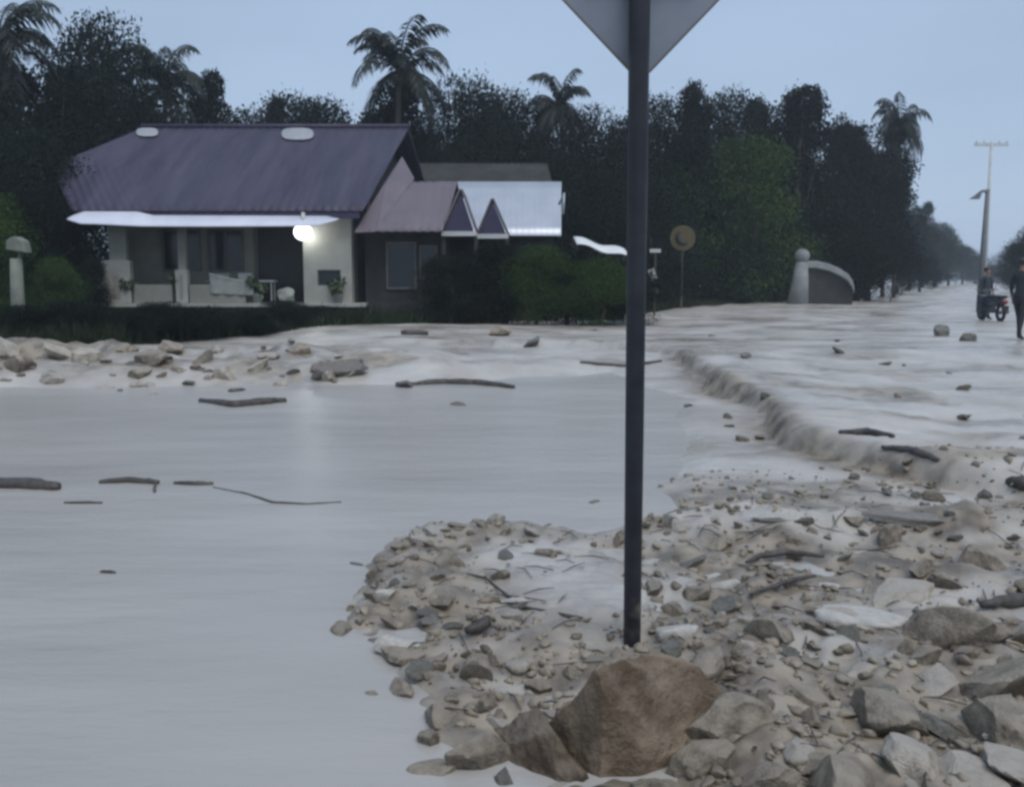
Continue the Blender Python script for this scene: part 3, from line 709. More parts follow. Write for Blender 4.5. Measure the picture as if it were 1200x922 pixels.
# projecting bay wall right of the door with its small opening
bx0, bx1 = (358-600)/FPX*29.6, (414-600)/FPX*29.6
ox0, ox1, oz0, oz1 = (374-600)/FPX*29.6, (401-600)/FPX*29.6, 1.25, 1.72
mb = MB(); y0, y1 = 29.55, 29.72
mb.box(bx0, ox0, y0, y1, PF, 3.3).box(ox1, bx1, y0, y1, PF, 3.3).box(ox0, ox1, y0, y1, PF, oz0).box(ox0, ox1, y0, y1, oz1, 3.3)
bay = mb.build('bay_wall', M['pale_wall'], h1)
MB().box(bx0-.002, bx0+.15, 29.72, 31.35, PF, 3.3).build('bay_return', M['wall'], h1)
MB().box(bx1-.15, bx1+.004, 29.72, 31.35, PF, 3.3).build('bay_return', M['wall'], h1)
vo = MB().box(ox0+.02, ox1-.02, 29.63, 29.66, oz0+.02, oz1-.02).build('window', M['glass'], h1)
for a, b, c, d in ((ox0, ox0+.03, oz0, oz1), (ox1-.03, ox1, oz0, oz1), (ox0+.03, ox1-.03, oz0, oz0+.03), (ox0+.03, ox1-.03, oz1-.03, oz1)):
    MB().box(a, b, 29.6, 29.69, c, d).build('frame', M['frame'], vo)
# veranda columns: stout pale pedestal with thinner post above
def column(x, yb, wd, top_z, pale=True):
    mb = MB(); c = mb.add([(x-wd*.5, yb, PF), (x+wd*.5, yb, PF), (x+wd*.5, yb+.35, PF), (x-wd*.5, yb+.35, PF),
            (x-wd*.58, yb+.02, top_z), (x+wd*.5, yb+.02, top_z), (x+wd*.5, yb+.33, top_z), (x-wd*.58, yb+.33, top_z)],
           [(0,3,2,1),(4,5,6,7),(0,1,5,4),(1,2,6,5),(2,3,7,6),(3,0,4,7)])
    co = mb.build('column', M['pale_wall'] if pale else M['wall'], h1, bevel=.03)
    MB().box(x-wd*.12, x+wd*.12, yb-.012, yb+.06, PF+.12, PF+.85).build('groove_panel', M['wall_dim'], co, bevel=.006)
    MB().box(x-wd*.25, x+wd*.38, yb+.06, yb+.28, top_z, 3.36).build('post', M['wall_dim'], co)
column((141-600)/FPX*29.4, 29.3, .8, 2.0)
column((216-600)/FPX*29.4, 29.3, .34, 1.72, False)
# veranda balustrade pieces
for a, b in ((160, 205), (225, 290)):
    x0, x1 = (a-600)/FPX*29.5, (b-600)/FPX*29.5
    MB().box(x0, x1, 29.4, 29.52, PF, PF+.55).build('parapet', M['wall_dim'], h1, bevel=.02)
# lamp
lp = P(355, 272, 28.75)
lm = thing('veranda_lamp', lp, 'glowing white globe lamp hanging under the veranda awning', 'lamp')
MB().ball(lp, (.27, .2, .245), 20, 14).build('globe', M['lamp'], lm, True)
MB().tube([lp + Vector((0, 0, .22)), lp + Vector((0, .1, .55))], .06, 8).build('holder', M['plastic'], lm, True)
ld = bpy.data.lights.new('veranda_light', 'POINT'); ld.energy = 15; ld.shadow_soft_size = .3; ld.color = (.98, 1.0, .95)
lo = bpy.data.objects.new('veranda_light', ld); lo.parent = lm; COL.objects.link(lo); lo.location = (0, .55, -.1)

# veranda furniture
def chair(loc, rz, label):
    t = thing('plastic_chair', loc, label, 'chair'); t.rotation_euler.z = rz; L = Vector(loc)
    def bp(mb, nm): mb.v = [tuple(Vector(p)+L) for p in mb.v]; return mb.build(nm, M['plastic'], t, bevel=.012)
    bp(MB().box(-.24, .24, -.24, .24, .42, .46), 'seat')
    bp(MB().add([(-.24,.22,.46),(.24,.22,.46),(.24,.26,.46),(-.24,.26,.46),(-.22,.32,.9),(.22,.32,.9),(.22,.35,.9),(-.22,.35,.9)],[(0,3,2,1),(4,5,6,7),(0,1,5,4),(1,2,6,5),(2,3,7,6),(3,0,4,7)]), 'backrest')
    for sx in (-1, 1):
        for sy in (-1, 1):
            bp(MB().tube([(sx*.2, sy*.2, .42), (sx*.25, sy*.25, 0)], [.03, .022], 6), 'leg')
        bp(MB().box(sx*.25-.03, sx*.25+.03, -.22, .26, .62, .65), 'armrest')
chair((-8.1, 30.2, PF), .4, 'pale plastic armchair on the veranda beside the dark doorway')
chair((-9.1, 30.5, PF), -.3, 'pale plastic armchair on the veranda under the wall windows')
tb = thing('veranda_table', (-7.55, 30.1, PF), 'small pale table on the veranda at the doorway', 'table')
MB().box(-7.95, -7.2, 29.85, 30.4, PF+.62, PF+.68).build('table_top', M['plastic'], tb, bevel=.02)
for sx in (-7.85, -7.3):
    for sy in (29.93, 30.32): MB().tube([(sx, sy, PF), (sx, sy, PF+.62)], .025, 6).build('leg', M['plastic'], tb)
cl = []
nx_, nz_ = 16, 12; vs = []; fs = []
for j in range(nz_+1):
    for i in range(nx_+1):
        x = -9.0 + 1.3*i/nx_; s = j/nz_
        vs.append((x, 29.38 + .03*math.sin(i*1.3+s*2) - (.02 if s < .1 else 0), PF + .58 + .25*s*(i/nx_-.5) + .02 - s*.5 + .3*(1-i/nx_)))
for j in range(nz_):
    for i in range(nx_): fs.append((j*(nx_+1)+i, j*(nx_+1)+i+1, (j+1)*(nx_+1)+i+1, (j+1)*(nx_+1)+i))
tag(MB().add(vs, fs).build('hanging_cloth', M['cloth'], None, True, solid=.01), 'faded cloth hung slanting over the veranda parapet', 'cloth')

def potted(x, y, h, label):
    t = thing('potted_plant', (x, y, PF), label, 'plant')
    MB().tube([(x, y, PF), (x, y, PF+.26), (x, y, PF+.28)], [.11, .16, .175], 12).build('pot', M['wall'], t, True)
    r = np.random.default_rng(int(abs(x)*100)); cs = [(x+.18*math.cos(a), y+.18*math.sin(a), PF+.28+h*q) for a, q in zip(r.uniform(0, 6.28, 7), r.uniform(.25, .9, 7))]
    V_, F_ = leaves(cs, [(.17, .17, .17)]*7, 260, .17, int(abs(x)*50), .2, .5, .3)
    c0 = Vector((x, y, PF)); o = put(bpy.data.objects.new('foliage', quads_mesh('foliage', V_ - np.array(c0), F_, M['pot_leaf'])), t, c0)
POTS = [(-11.55, 29.5, .5, 'leafy potted plant beside the stout veranda column'), (-9.95, 29.6, .65, 'tall potted plant between the two veranda posts'),
        (-7.6, 29.45, .45, 'low potted plant before the veranda table'), (-5.2, 29.4, .4, 'potted plant at the foot of the pale bay wall')]
for i, (sx, sy, lab) in enumerate(((-6.75, 29.6, 'slumped pale sack on the veranda edge by the doorway'), (-8.6, 29.7, 'fat pale sack behind the veranda parapet'))):
    me = rock_mesh('sack', M['cloth'], 400+i, 3, 5, .22, .9); o = put(bpy.data.objects.new('sack', me), None, (sx, sy, PF+.22)); o.scale = (.36, .25, .28)
    tag(o, lab, 'sack')

# annex right of the house
ax = thing('annex_house', (-3.0, 31.5, hz), 'low annex with mauve roof and two dark little gables', 'house')
ar = corr_roof(lin(-4.2, -3.3), lin(-2.02, -1.72), 29.0, 2.84, 31.6, 4.5, 50, 8).build('roof', M['roof2'], ax, True, solid=.04)
corr_roof(lin(-3.4, -3.3), lin(-1.5, -1.72), 34.4, 2.84, 31.6, 4.5, 30, 5).build('back_roof_slope', M['roof2'], ax, True, solid=.04)
mb = MB(); mb.add([(-4.6, 28.97, 2.80), (-4.0, 28.97, 2.82), (-3.1, 31.75, 4.62), (-3.62, 33.0, 5.45), (-3.95, 31.0, 4.4)], [(0, 1, 2, 3, 4)]); mb.build('side_roof', M['roof2'], ax, solid=.03)
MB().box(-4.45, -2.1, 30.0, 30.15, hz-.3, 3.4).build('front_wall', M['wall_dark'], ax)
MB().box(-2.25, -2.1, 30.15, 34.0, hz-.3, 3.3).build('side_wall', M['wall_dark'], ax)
for wx0, wx1, wz0, wz1 in ((-3.75, -2.95, 1.2, 2.5), (-2.75, -2.3, 1.5, 2.4)):
    wn = MB().box(wx0, wx1, 29.96, 29.99, wz0, wz1).build('window', M['glass'], ax)
    for a, b, c, d in ((wx0-.06, wx0, wz0-.06, wz1+.06), (wx1, wx1+.06, wz0-.06, wz1+.06), (wx0, wx1, wz1, wz1+.06), (wx0, wx1, wz0-.06, wz0)):
        MB().box(a, b, 29.93, 30.02, c, d).build('frame', M['frame'], wn)
MB().box(-4.3, -2.2, 29.5, 30.0, hz-.3, .75).build('plinth', M['wall_dark'], ax)
# two small gables facing the mud
def gable(px0, px1, pap, pyap, py0, d):
    a, b, c = P(px0, py0, d), P(px1, py0, d), P(pap, pyap, d)
    gb = MB().prism([a + Vector((.05, .06, .0)), b + Vector((-.05, .06, 0)), c + Vector((0, .06, -.08))], (0, .1, 0)).build('gable', M['dark_trim'], ax)
    for p, q in ((a, c), (c, b)):
        n_ = Vector((-(q-p).z, 0, (q-p).x)).normalized()
        e = (q-p).normalized()*.03
        MB().prism([p, q+e*0, q + n_*.05, p + n_*.05], (0, 2.2, 0)).build('gable_roof', M['roof2'], gb)
    MB().box(a.x-.02, b.x+.02, d-.02, d+.08, a.z-.14, a.z-.005).build('beam', M['concrete'], gb)
gable(518, 557, 540, 222, 271, 29.3)
gable(560, 595, 577, 233, 274, 29.4)
for px in (520, 558, 594):
    q = P(px, 276, 29.45); MB().box(q.x-.06, q.x+.06, 29.4, 29.52, hz-.3, q.z-.03).build('post', M['wall_dark'], ax)
MB().box(-1.95, -.15, 31.0, 31.12, hz-.3, 2.75).build('carport_wall', M['wall_dark'], ax)

# zinc roofed shed
z0, z1 = P(620, 276, 31.8), P(620, 213, 34.6)
sh = thing('zinc_shed', (0, 33.4, hz), 'shed with a bright zinc roof behind the little dark gables', 'shed')
corr_roof(lin(-2.3, -2.6), lin((657-600)/FPX*31.8, (657-600)/FPX*34.6), 31.8, z0.z, 34.6, z1.z, 70, 6, .004, .2).build('roof', M['zinc'], sh, True, solid=.03)
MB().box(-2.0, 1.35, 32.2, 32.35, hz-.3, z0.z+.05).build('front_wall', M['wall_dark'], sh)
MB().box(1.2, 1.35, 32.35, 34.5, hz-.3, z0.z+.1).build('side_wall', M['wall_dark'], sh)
q = P(655, 240, 32.2); MB().tube([q, q + Vector((.15, -.1, .35)), q + Vector((.12, -.1, -.3))], .05, 6).build('gutter_pipe', M['zinc'], sh, True)
# dim house behind the shed
bh = thing('back_house', (0, 41, hz), 'dim grey-roofed house among the trees behind the zinc shed', 'house')
corr_roof(lin(-4.5, -3.9), lin(1.8, 1.5), 38.5, 4.0, 42.5, 6.3, 60, 6).build('roof', M['wall_dark'], bh, True, solid=.05)
corr_roof(lin(-4.0, -3.9), lin(1.7, 1.5), 46.5, 4.0, 42.5, 6.3, 40, 4).build('back_roof_slope', M['wall_dark'], bh, True, solid=.05)
MB().box(-4.0, 1.4, 39.2, 39.4, hz-.3, 4.6).build('front_wall', M['wall_dark'], bh)
MB().prism([(1.4, 39.2, 0), (1.4, 45.8, 0), (1.4, 45.8, 4.6), (1.4, 42.5, 6.2), (1.4, 39.2, 4.6)], (-.15, 0, 0)).build('gable_wall', M['wall_dark'], bh)

# stall with pale tarpaulin right of the shed
st = thing('roadside_stall', (3.0, 30.2, .25), 'small roadside stall with a sagging pale awning among the bushes', 'stall')
a, b = P(672, 278, 31.2), P(738, 291, 29.4)
vs = []; fs = []
for j in range(6):
    for i in range(13):
        t = i/12; s = j/5
        p = Vector((a.x + (b.x-a.x)*t, 31.2 - 1.6*s - .3*t, a.z + (b.z-a.z)*t - .28*s + .05*math.sin(t*9) - .09*math.sin(t*3.14)*math.sin(s*3.14)))
        vs.append(p)
for j in range(5):
    for i in range(12): fs.append((j*13+i, j*13+i+1, (j+1)*13+i+1, (j+1)*13+i))
MB().add(vs, fs).build('awning', M['tarp'], st, True, solid=.02)
for i, j in ((0, 0), (12, 0), (0, 5), (12, 5)):
    p = vs[j*13+i]; MB().tube([(p.x, p.y, .1), (p.x, p.y, p.z)], .04, 6).build('post', M['bark'], st)
MB().box(a.x+.1, b.x-.1, 29.9, 30.5, .2, 1.05).build('counter', M['wall_dark'], st)

# post with small plates right of the pole
sp = P(767, 352, 34); sps = thing('small_notice_post', (sp.x, sp.y, .2), 'thin dark post with three little pale plates behind the sign pole', 'post')
MB().tube([(sp.x, sp.y, .1), (sp.x, sp.y, P(767, 292, 34).z)], .035, 8).build('post', M['bark'], sps)
for px, py, wd_, hg, ro in ((768, 294, .38, .12, 0), (765, 322, .22, .4, .4), (769, 341, .3, .14, -.2)):
    c = P(px, py, 33.93); mb = MB(); cs, sn = math.cos(ro), math.sin(ro)
    q = [Vector((c.x + (x*cs - z*sn), 33.93, c.z + (x*sn + z*cs))) for x, z in ((-wd_/2,-hg/2),(wd_/2,-hg/2),(wd_/2,hg/2),(-wd_/2,hg/2))]
    mb.prism(q, (0, .03, 0)).build('plate', M['concrete'], sps, bevel=.01)

# short marker posts on the mud edge
for px, py0, py1, wd_, d, lab in ((668, 336, 370, .14, 35, 'stubby pale concrete marker post in front of the dark bushes'),
                                  (686, 356, 371, .05, 35, 'thin pale stake on the mud edge beside the marker post')):
    b_ = P(px, py1+4, d); t_ = P(px, py0, d)
    o = MB().tube([(b_.x, d, b_.z-.15), (b_.x, d, (b_.z+t_.z)/2), (t_.x+.04, d, t_.z-.03), (t_.x+.04, d, t_.z)], [wd_, wd_*.92, wd_*.85, wd_*.5], 8).build('marker_post', M['concrete'], None, True)
    tag(o, lab, 'post')

# round ochre sign
rs_ = P(800, 279, 41); rt = thing('round_sign', (rs_.x, 41, .3), 'round dull ochre sign with a dark curl in front of the green tree', 'road sign')
MB().tube([(rs_.x, 41.06, .2), (rs_.x, 41.06, rs_.z+.3)], .05, 8).build('post', M['steel'], rt, True)
dc = MB().tube([(rs_.x, 40.96, rs_.z), (rs_.x, 41.0, rs_.z)], .52, 28).build('disc', M['yellow_disc'], rt)
arc = [Vector((rs_.x + .05 + .27*math.cos(a), 40.945, rs_.z + .05 + .27*math.sin(a))) for a in np.linspace(2.2, 5.2, 16)]
MB().tube(arc, [.05 + .05*math.sin(math.pi*i/15) for i in range(16)], 6).build('curl_mark', M['black_paint'], dc, True)

# white culvert parapet with a round-capped post
cv = P(930, 348, 50); cw = thing('culvert_parapet', (cv.x, 50, .3), 'pale curved culvert parapet falling away from a round-capped post', 'parapet')
pt = P(940, 300, 50)
MB().tube([(cv.x+.2, 50, .0), (cv.x+.3, 50, 1.2), (pt.x, 50, pt.z-.3)], [.55, .42, .3], 12).build('post', M['parapet'], cw, True)
MB().ball((pt.x, 50, pt.z), (.38, .38, .36)).build('cap', M['parapet'], cw, True)
crv = [P(px, py, 50 + k*.25) for k, (px, py) in enumerate(((945,312),(957,312),(970,315),(982,320),(993,327),(998,334),(1000,343)))]
mb = MB(); vs = []; fs = []
for p in crv:
    th = .26
    vs += [p + Vector((0, -.15, th)), p + Vector((0, .35, th)), p + Vector((0, .35, -th*.4)), p + Vector((0, -.15, -th*.4))]
for i in range(len(crv)-1):
    for k in range(4): fs.append((i*4+k, i*4+(k+1)%4, (i+1)*4+(k+1)%4, (i+1)*4+k))
fs += [(3,2,1,0), tuple(range(len(vs)-4, len(vs)))]
mb.add(vs, fs).build('curved_coping', M['parapet'], cw, bevel=.05)
MB().prism([(p.x, p.y+.1, p.z-.12) for p in crv] + [(crv[-1].x, crv[-1].y+.1, 0), (crv[0].x, crv[0].y+.1, 0)], (0, .15, 0)).build('spandrel', M['wall_dark'], cw)

# garden lantern left
gl = P(22, 287, 26); gp_ = P(20, 340, 26)
gt = thing('garden_lantern', (gp_.x, 26, .3), 'pale garden lantern on a stout white pillar left of the house', 'lantern')
MB().tube([(gp_.x, 26, .15), (gp_.x, 26, .9), (gp_.x+.02, 26, P(20, 303, 26).z)], [.19, .17, .15], 10).build('pillar', M['lantern'], gt, True)
MB().prism([(gl.x-.26, 25.8, gl.z-.14), (gl.x+.26, 25.8, gl.z-.22), (gl.x+.2, 25.8, gl.z+.1), (gl.x-.02, 25.8, gl.z+.22), (gl.x-.24, 25.8, gl.z+.12)], (0, .4, 0)).build('lantern_box', M['lantern'], gt, bevel=.04)
MB().tube([(gl.x, 26, gl.z-.45), (gl.x, 26, gl.z-.1)], .05, 8).build('neck', M['steel'], gt)

# ------------------------------------------------------------------ vegetation
def leaves(centers, radii, n, size, seed, droop=.3, aspect=.45, shell=.55):
    r = np.random.default_rng(seed); centers = np.array(centers); radii = np.array(radii)
    w_ = radii.prod(1)**(2/3); ci = r.choice(len(centers), n, p=w_/w_.sum())
    d = r.normal(size=(n, 3)); d /= np.linalg.norm(d, axis=1)[:, None]
    rr = shell + (1-shell)*r.random(n)**.5; rr *= 1 + .18*r.normal(size=n)
    c = centers[ci] + d*rr[:, None]*radii[ci]
    s = size*r.uniform(.6, 1.4, n)
    ax_ = d*.7 + r.normal(size=(n, 3))*.7; ax_[:, 2] -= droop; ax_ /= np.linalg.norm(ax_, axis=1)[:, None]
    b = np.cross(ax_, r.normal(size=(n, 3))); b /= np.linalg.norm(b, axis=1)[:, None]
    k = np.cross(ax_, b)
    p0 = c - ax_*s[:, None]*.5; p1 = c + b*s[:, None]*aspect*.5 + k*s[:, None]*.06; p2 = c + ax_*s[:, None]*.5; p3 = c - b*s[:, None]*aspect*.5 + k*s[:, None]*.06
    return np.stack([p0, p1, p2, p3], 1).reshape(-1, 3), np.arange(4*n).reshape(n, 4)
def crown_mesh(name, seed, mt, n, size, blobs, prof, rmin=.16, rmax=.3, z0=.18):
    """unit-height tree: crown from z0 to 1, prof(t) = half width at height t"""
    r = random.Random(seed); cs = []; rs = []
    for i in range(blobs):
        t = r.random()**.85; w_ = prof(t)*r.uniform(.35, 1)*1.0; a = r.uniform(0, 6.28); R = r.uniform(rmin, rmax)*(.55+.6*prof(t)/.4)
        cs.append((math.cos(a)*w_*.85, math.sin(a)*w_*.85, z0 + (1-z0)*t*.93)); rs.append((R*.62, R*.62, R*.42))
    V, F = leaves(cs, rs, n, size, seed, shell=.7)
    return quads_mesh(name, V, F, mt), cs
def trunk_mesh(name, cs, seed, h=.75, r0=.028):
    r = random.Random(seed); mb = MB()
    pts = [Vector((r.gauss(0, .012)*i, r.gauss(0, .012)*i, h*i/6)) for i in range(7)]
    mb.tube(pts, [r0*(1-.13*i) for i in range(7)], 8)
    for c in r.sample(cs, min(12, len(cs))):
        t = min(.95, max(.25, c[2]*.75/h)); b0 = pts[0].lerp(pts[-1], t)
        b0 = pts[int(t*6)]; c = Vector(c); m_ = b0.lerp(c, .5) + Vector((0, 0, .03))
        mb.tube([b0, m_, c], [r0*.4, r0*.25, r0*.1], 5)
    return mb.mesh(name, M['bark'], True)
for a in POTS: potted(*a)
TREES = {}
defs = {'broad': (M['leaf'], 26000, .021, 40, lambda t: .36*math.sin(math.pi*(.12+.8*t))**.7, .2, .36, .12),
        'tall': (M['leaf'], 24000, .020, 36, lambda t: .22*math.sin(math.pi*(.1+.8*t))**.6+.02, .16, .28, .08),
        'spire': (M['leaf'], 24000, .020, 34, lambda t: .30*(1-t)**.7+.035, .14, .26, .08),
        'ragged': (M['leaf'], 20000, .022, 26, lambda t: .34*(.5+.5*math.sin(t*7)**2)*math.sin(math.pi*(.1+.8*t))**.5, .14, .27, .1),
        'green': (M['leaf_green'], 26000, .021, 40, lambda t: .38*math.sin(math.pi*(.15+.75*t))**.7, .2, .36, .06)}
for kk, (mt, n, sz, bl, pf, a, b, z_) in defs.items():
    TREES[kk] = []
    for s in range(2):
        cm, cs = crown_mesh('crown', hash(kk) % 1 + s*7 + len(kk)*13 + 3, mt, n, sz, bl, pf, a, b, z_)
        TREES[kk].append((cm, trunk_mesh('trunk', cs, s+5)))
def tree(px, top_py, d, wpx, kind, label, group=None, name='tree', base_z=None):
    x = (px-600)/FPX*d; bz = (Hs(x, d) if base_z is None else base_z) - .1
    topz = P(px, top_py, d).z; h = topz - bz; wid = wpx/FPX*d
    t = thing(name, (x, d, bz), label, 'tree' if name == 'tree' else 'bush', group)
    nat = {'broad': .85, 'tall': .62, 'spire': .66, 'ragged': .78, 'green': .9}[kind]
    t.scale = (wid/nat*1.15, wid/nat*1.15, h); t.rotation_euler.z = rng.uniform(0, 6.28)
    cm, tm = rng.choice(TREES[kind])
    for nm, me in (('crown', cm), ('trunk', tm)):
        o = bpy.data.objects.new(nm, me); COL.objects.link(o); o.parent = t; o.location = (0, 0, 0); WL[o.name] = Vector((x, d, bz))
    return t
T = [(775,118,53,110,'broad','full dark tree just right of the sign pole'),(905,120,60,110,'broad','dark tree filling the gap before the dome-shaped tree'),(600,112,54,110,'broad','dark tree over the middle of the zinc shed'),(350,112,55,120,'broad','low dark tree over the purple ridge near the lamp end'),
     (-40,40,34,170,'broad','dark broad tree at the far left beside the garden lantern'),
     (30,62,37,130,'ragged','ragged dark tree beyond the garden lantern'),
     (138,14,44,150,'broad','tallest dark tree rising behind the left end of the purple roof'),
     (95,70,40,110,'tall','dark tree between the garden lantern and the purple roof'),
     (185,95,47,80,'ragged','narrow tree at the right flank of the tallest dark tree'),
     (258,70,50,85,'spire','pointed tree rising behind the purple roof ridge, second after the tallest'),
     (300,125,52,120,'broad','low rounded tree peeping over the middle of the purple ridge'),
     (330,104,56,60,'ragged','small tufted treetop over a pale patch of the purple roof'),
     (385,122,53,110,'broad','low dark tree above the right half of the purple ridge'),
     (430,118,58,80,'ragged','thin treetop between the purple ridge and the tall palm'),
     (476,80,50,100,'spire','dense pointed tree directly behind the tall palm'),
     (540,86,50,110,'broad','round-topped tree right of the tall palm above the grey back roof'),
     (590,125,56,110,'broad','dark tree behind the zinc shed'),
     (636,106,52,90,'ragged','ragged tree above the right edge of the zinc shed'),
     (690,122,50,100,'broad','dark tree left of the sign pole'),
     (742,140,54,100,'broad','dark tree straight behind the sign pole'),
     (806,86,52,90,'spire','pointed tree right of the sign pole'),
     (850,112,58,110,'broad','dark tree above the green one'),
     (882,102,60,80,'ragged','ragged treetop between the pointed tree and the big dark dome'),
     (940,90,58,130,'spire','tall dome-shaped dark tree above the culvert parapet'),
     (985,118,62,90,'ragged','dark tree at the right shoulder of the dome-shaped tree'),
     (1010,150,64,100,'tall','dense dark column of foliage beside the open road'),
     (1032,132,66,70,'ragged','outermost ragged tree overhanging the open road'),
     (975,190,62,120,'tall','lower dark tree behind the culvert parapet'),
     (870,165,54,170,'green','wide mid green tree behind the round ochre sign'),
     (790,190,53,120,'green','green tree between the sign pole and the round ochre sign'),
     (30,150,31,150,'broad','dense leafy tree hanging over the garden lantern'),]
for a in T: tree(*a)
# bushes and undergrowth
BU = [(1048,292,78,60,'broad','dark roadside bush at the foot of the outermost ragged tree'),(1075,300,95,50,'broad','hazy roadside bush under the tall hazy tree'),
      (-10,225,28.5,120,'green','leafy bush behind the garden lantern at the far left'),(60,215,29.5,90,'broad','dark bush between the lantern and the veranda column'),
      (70,300,27.5,60,'green','low bush at the veranda corner by the pale column'),(110,300,28.6,40,'broad','small bush at the outer side of the pale column'),
      (530,300,28.6,80,'broad','dark bush under the two little gables'),(590,285,28.8,90,'broad','round dark bush under the zinc roof'),
      (628,285,28.4,80,'green','green bush before the zinc shed'),(665,290,29.2,90,'broad','dark bush left of the roadside stall'),
      (705,300,28.6,80,'green','green bush in front of the roadside stall'),(740,305,30,80,'broad','dark bush behind the foot of the sign pole'),
      (785,300,50,90,'broad','dark bush below the round ochre sign'),(840,285,53,110,'broad','dark undergrowth right of the round ochre sign'),
      (890,290,57,100,'broad','dark undergrowth left of the culvert parapet'),(960,280,60,120,'broad','dark bush behind the culvert parapet'),
      (1015,270,58,110,'broad','dark bush at the roadside beyond the culvert parapet'),(1000,230,60,120,'tall','tall dark thicket beside the open road'),
      (700,200,40,110,'broad','dark thicket behind the roadside stall'),(760,210,44,110,'broad','dark thicket behind the sign pole'),
      (640,180,46,110,'broad','dark thicket behind the zinc roof edge'),(560,180,48,120,'broad','dark thicket behind the grey back roof')]
for a in BU: tree(*a, name='bush')
for i, px in enumerate([18, 52, 84, 105, 150, 195, 240, 285, 330, 375]):
    d = float(lawn_edge(np.array([(px-600)/FPX*24]))[0]) + 1.6; d = max(d, 20.6)
    tree(px, 358 + 6*math.sin(i*2.1), d, 75, 'broad', 'low dark hedge bush before the veranda, %s in the row from the garden lantern' % ['first','second','third','fourth','fifth','sixth','seventh','eighth','ninth','tenth'][i], 'hedge bushes before the veranda', 'hedge_bush')
# far hazy trees along the road
FT = [(1062,228,105,46,'tall','tall hazy tree at the near end of the far roadside row'),(1078,232,130,36,'ragged','hazy tufted tree beyond the dark column of foliage'),
      (1092,262,140,46,'broad','hazy round tree in the middle of the far roadside row'),(1108,276,165,46,'broad','hazy tree past the middle of the far roadside row'),
      (1124,288,190,40,'broad','small hazy tree near the end of the far roadside row'),(1138,300,215,40,'broad','faintest hazy tree at the far end of the road'),
      (1182,286,95,40,'broad','hazy tree across the road behind the standing people'),(1205,262,80,60,'broad','hazy tree at the right roadside behind the standing people'),
      (1245,250,70,90,'broad','large hazy tree at the right roadside'),(1160,310,230,60,'broad','faint low tree straight down the road')]
for a in FT: tree(*a)

# coconut palms
def palm_meshes(seed, nf=25, L=.34):
    r = random.Random(seed); V = []; Fq = []; mb = MB(); rach = []
    for i in range(nf):
        az = 2*math.pi*i/nf + r.gauss(0, .2); el = r.uniform(-.3, 1.5); l = L*r.uniform(.8, 1.15)
        p = Vector((0, 0, 1.0)); prev = p.copy(); pts = [p.copy()]; e = el
        for k in range(12):
            e -= .09 + .05*k/4; p = p + Vector((math.cos(az)*math.cos(e), math.sin(az)*math.cos(e), math.sin(e)))*(l/12); pts.append(p.copy())
        rach.append(pts)
        for k in range(1, 12):
            for hs in range(3):
                q = pts[k].lerp(pts[k+1], hs/3); t = (pts[k+1]-pts[k]).normalized()
                sd_ = t.cross(Vector((0, 0, 1))).normalized(); ll = l*.26*math.sin(math.pi*(.12+.85*k/12))*r.uniform(.8, 1.15)
                for s in (-1, 1):
                    tipv = q + sd_*s*ll*.75 + t*ll*.35 + Vector((0, 0, -ll*r.uniform(.35, .8)))
                    mid = q.lerp(tipv, .45) + Vector((0, 0, ll*.08)); w_ = t*l*.016
                    o = len(V); V += [q-w_*.5, mid-w_, tipv, mid+w_]; Fq.append((o, o+1, o+2, o+3))
    fr = quads_mesh('fronds', [tuple(v) for v in V], Fq, M['frond'])
    mb2 = MB()
    for pts in rach: mb2.tube(pts, [.006*(1-.07*k) for k in range(len(pts))], 4, False)
    bend = r.uniform(-.05, .05)
    tk = MB().tube([(bend*math.sin(math.pi*k/10), 0, k/10) for k in range(11)], [.024-.011*k/10 for k in range(11)], 8)
    nuts = MB()
    for k in range(6):
        a = k*1.05; nuts.ball((.03*math.cos(a), .03*math.sin(a), .965), (.017, .017, .021), 8, 6)
    return fr, mb2.mesh('rachis', M['frond'], True), tk.mesh('trunk', M['bark'], True), nuts.mesh('coconut_cluster', M['bark'], True)
PM = [palm_meshes(s) for s in (3, 8, 15)]
def palm(px, top_py, d, label, k, span=1.0):
    x = (px-600)/FPX*d; bz = Hs(x, d)-.1; topz = P(px, top_py, d).z; h = (topz-bz)/1.2
    t = thing('coconut_palm', (x, d, bz), label, 'palm tree'); t.scale = (h*span, h*span, h); t.rotation_euler.z = rng.uniform(0, 6)
    for nm, me in zip(('crown', 'rachis', 'trunk', 'coconut_cluster'), PM[k]):
        o = bpy.data.objects.new(nm, me); COL.objects.link(o); o.parent = t
    return t
palm(472, 26, 48, 'tall coconut palm rising highest behind the right end of the purple roof', 0, .8)
palm(18, -12, 36, 'coconut palm with drooping fronds at the far left', 1, .8)
palm(205, 48, 46, 'coconut palm drooping beside the tallest dark tree', 2, .7)
palm(655, 82, 52, 'coconut palm left of the sign pole', 0, .6)
palm(1045, 108, 66, 'coconut palm leaning out over the open road', 1, .55)

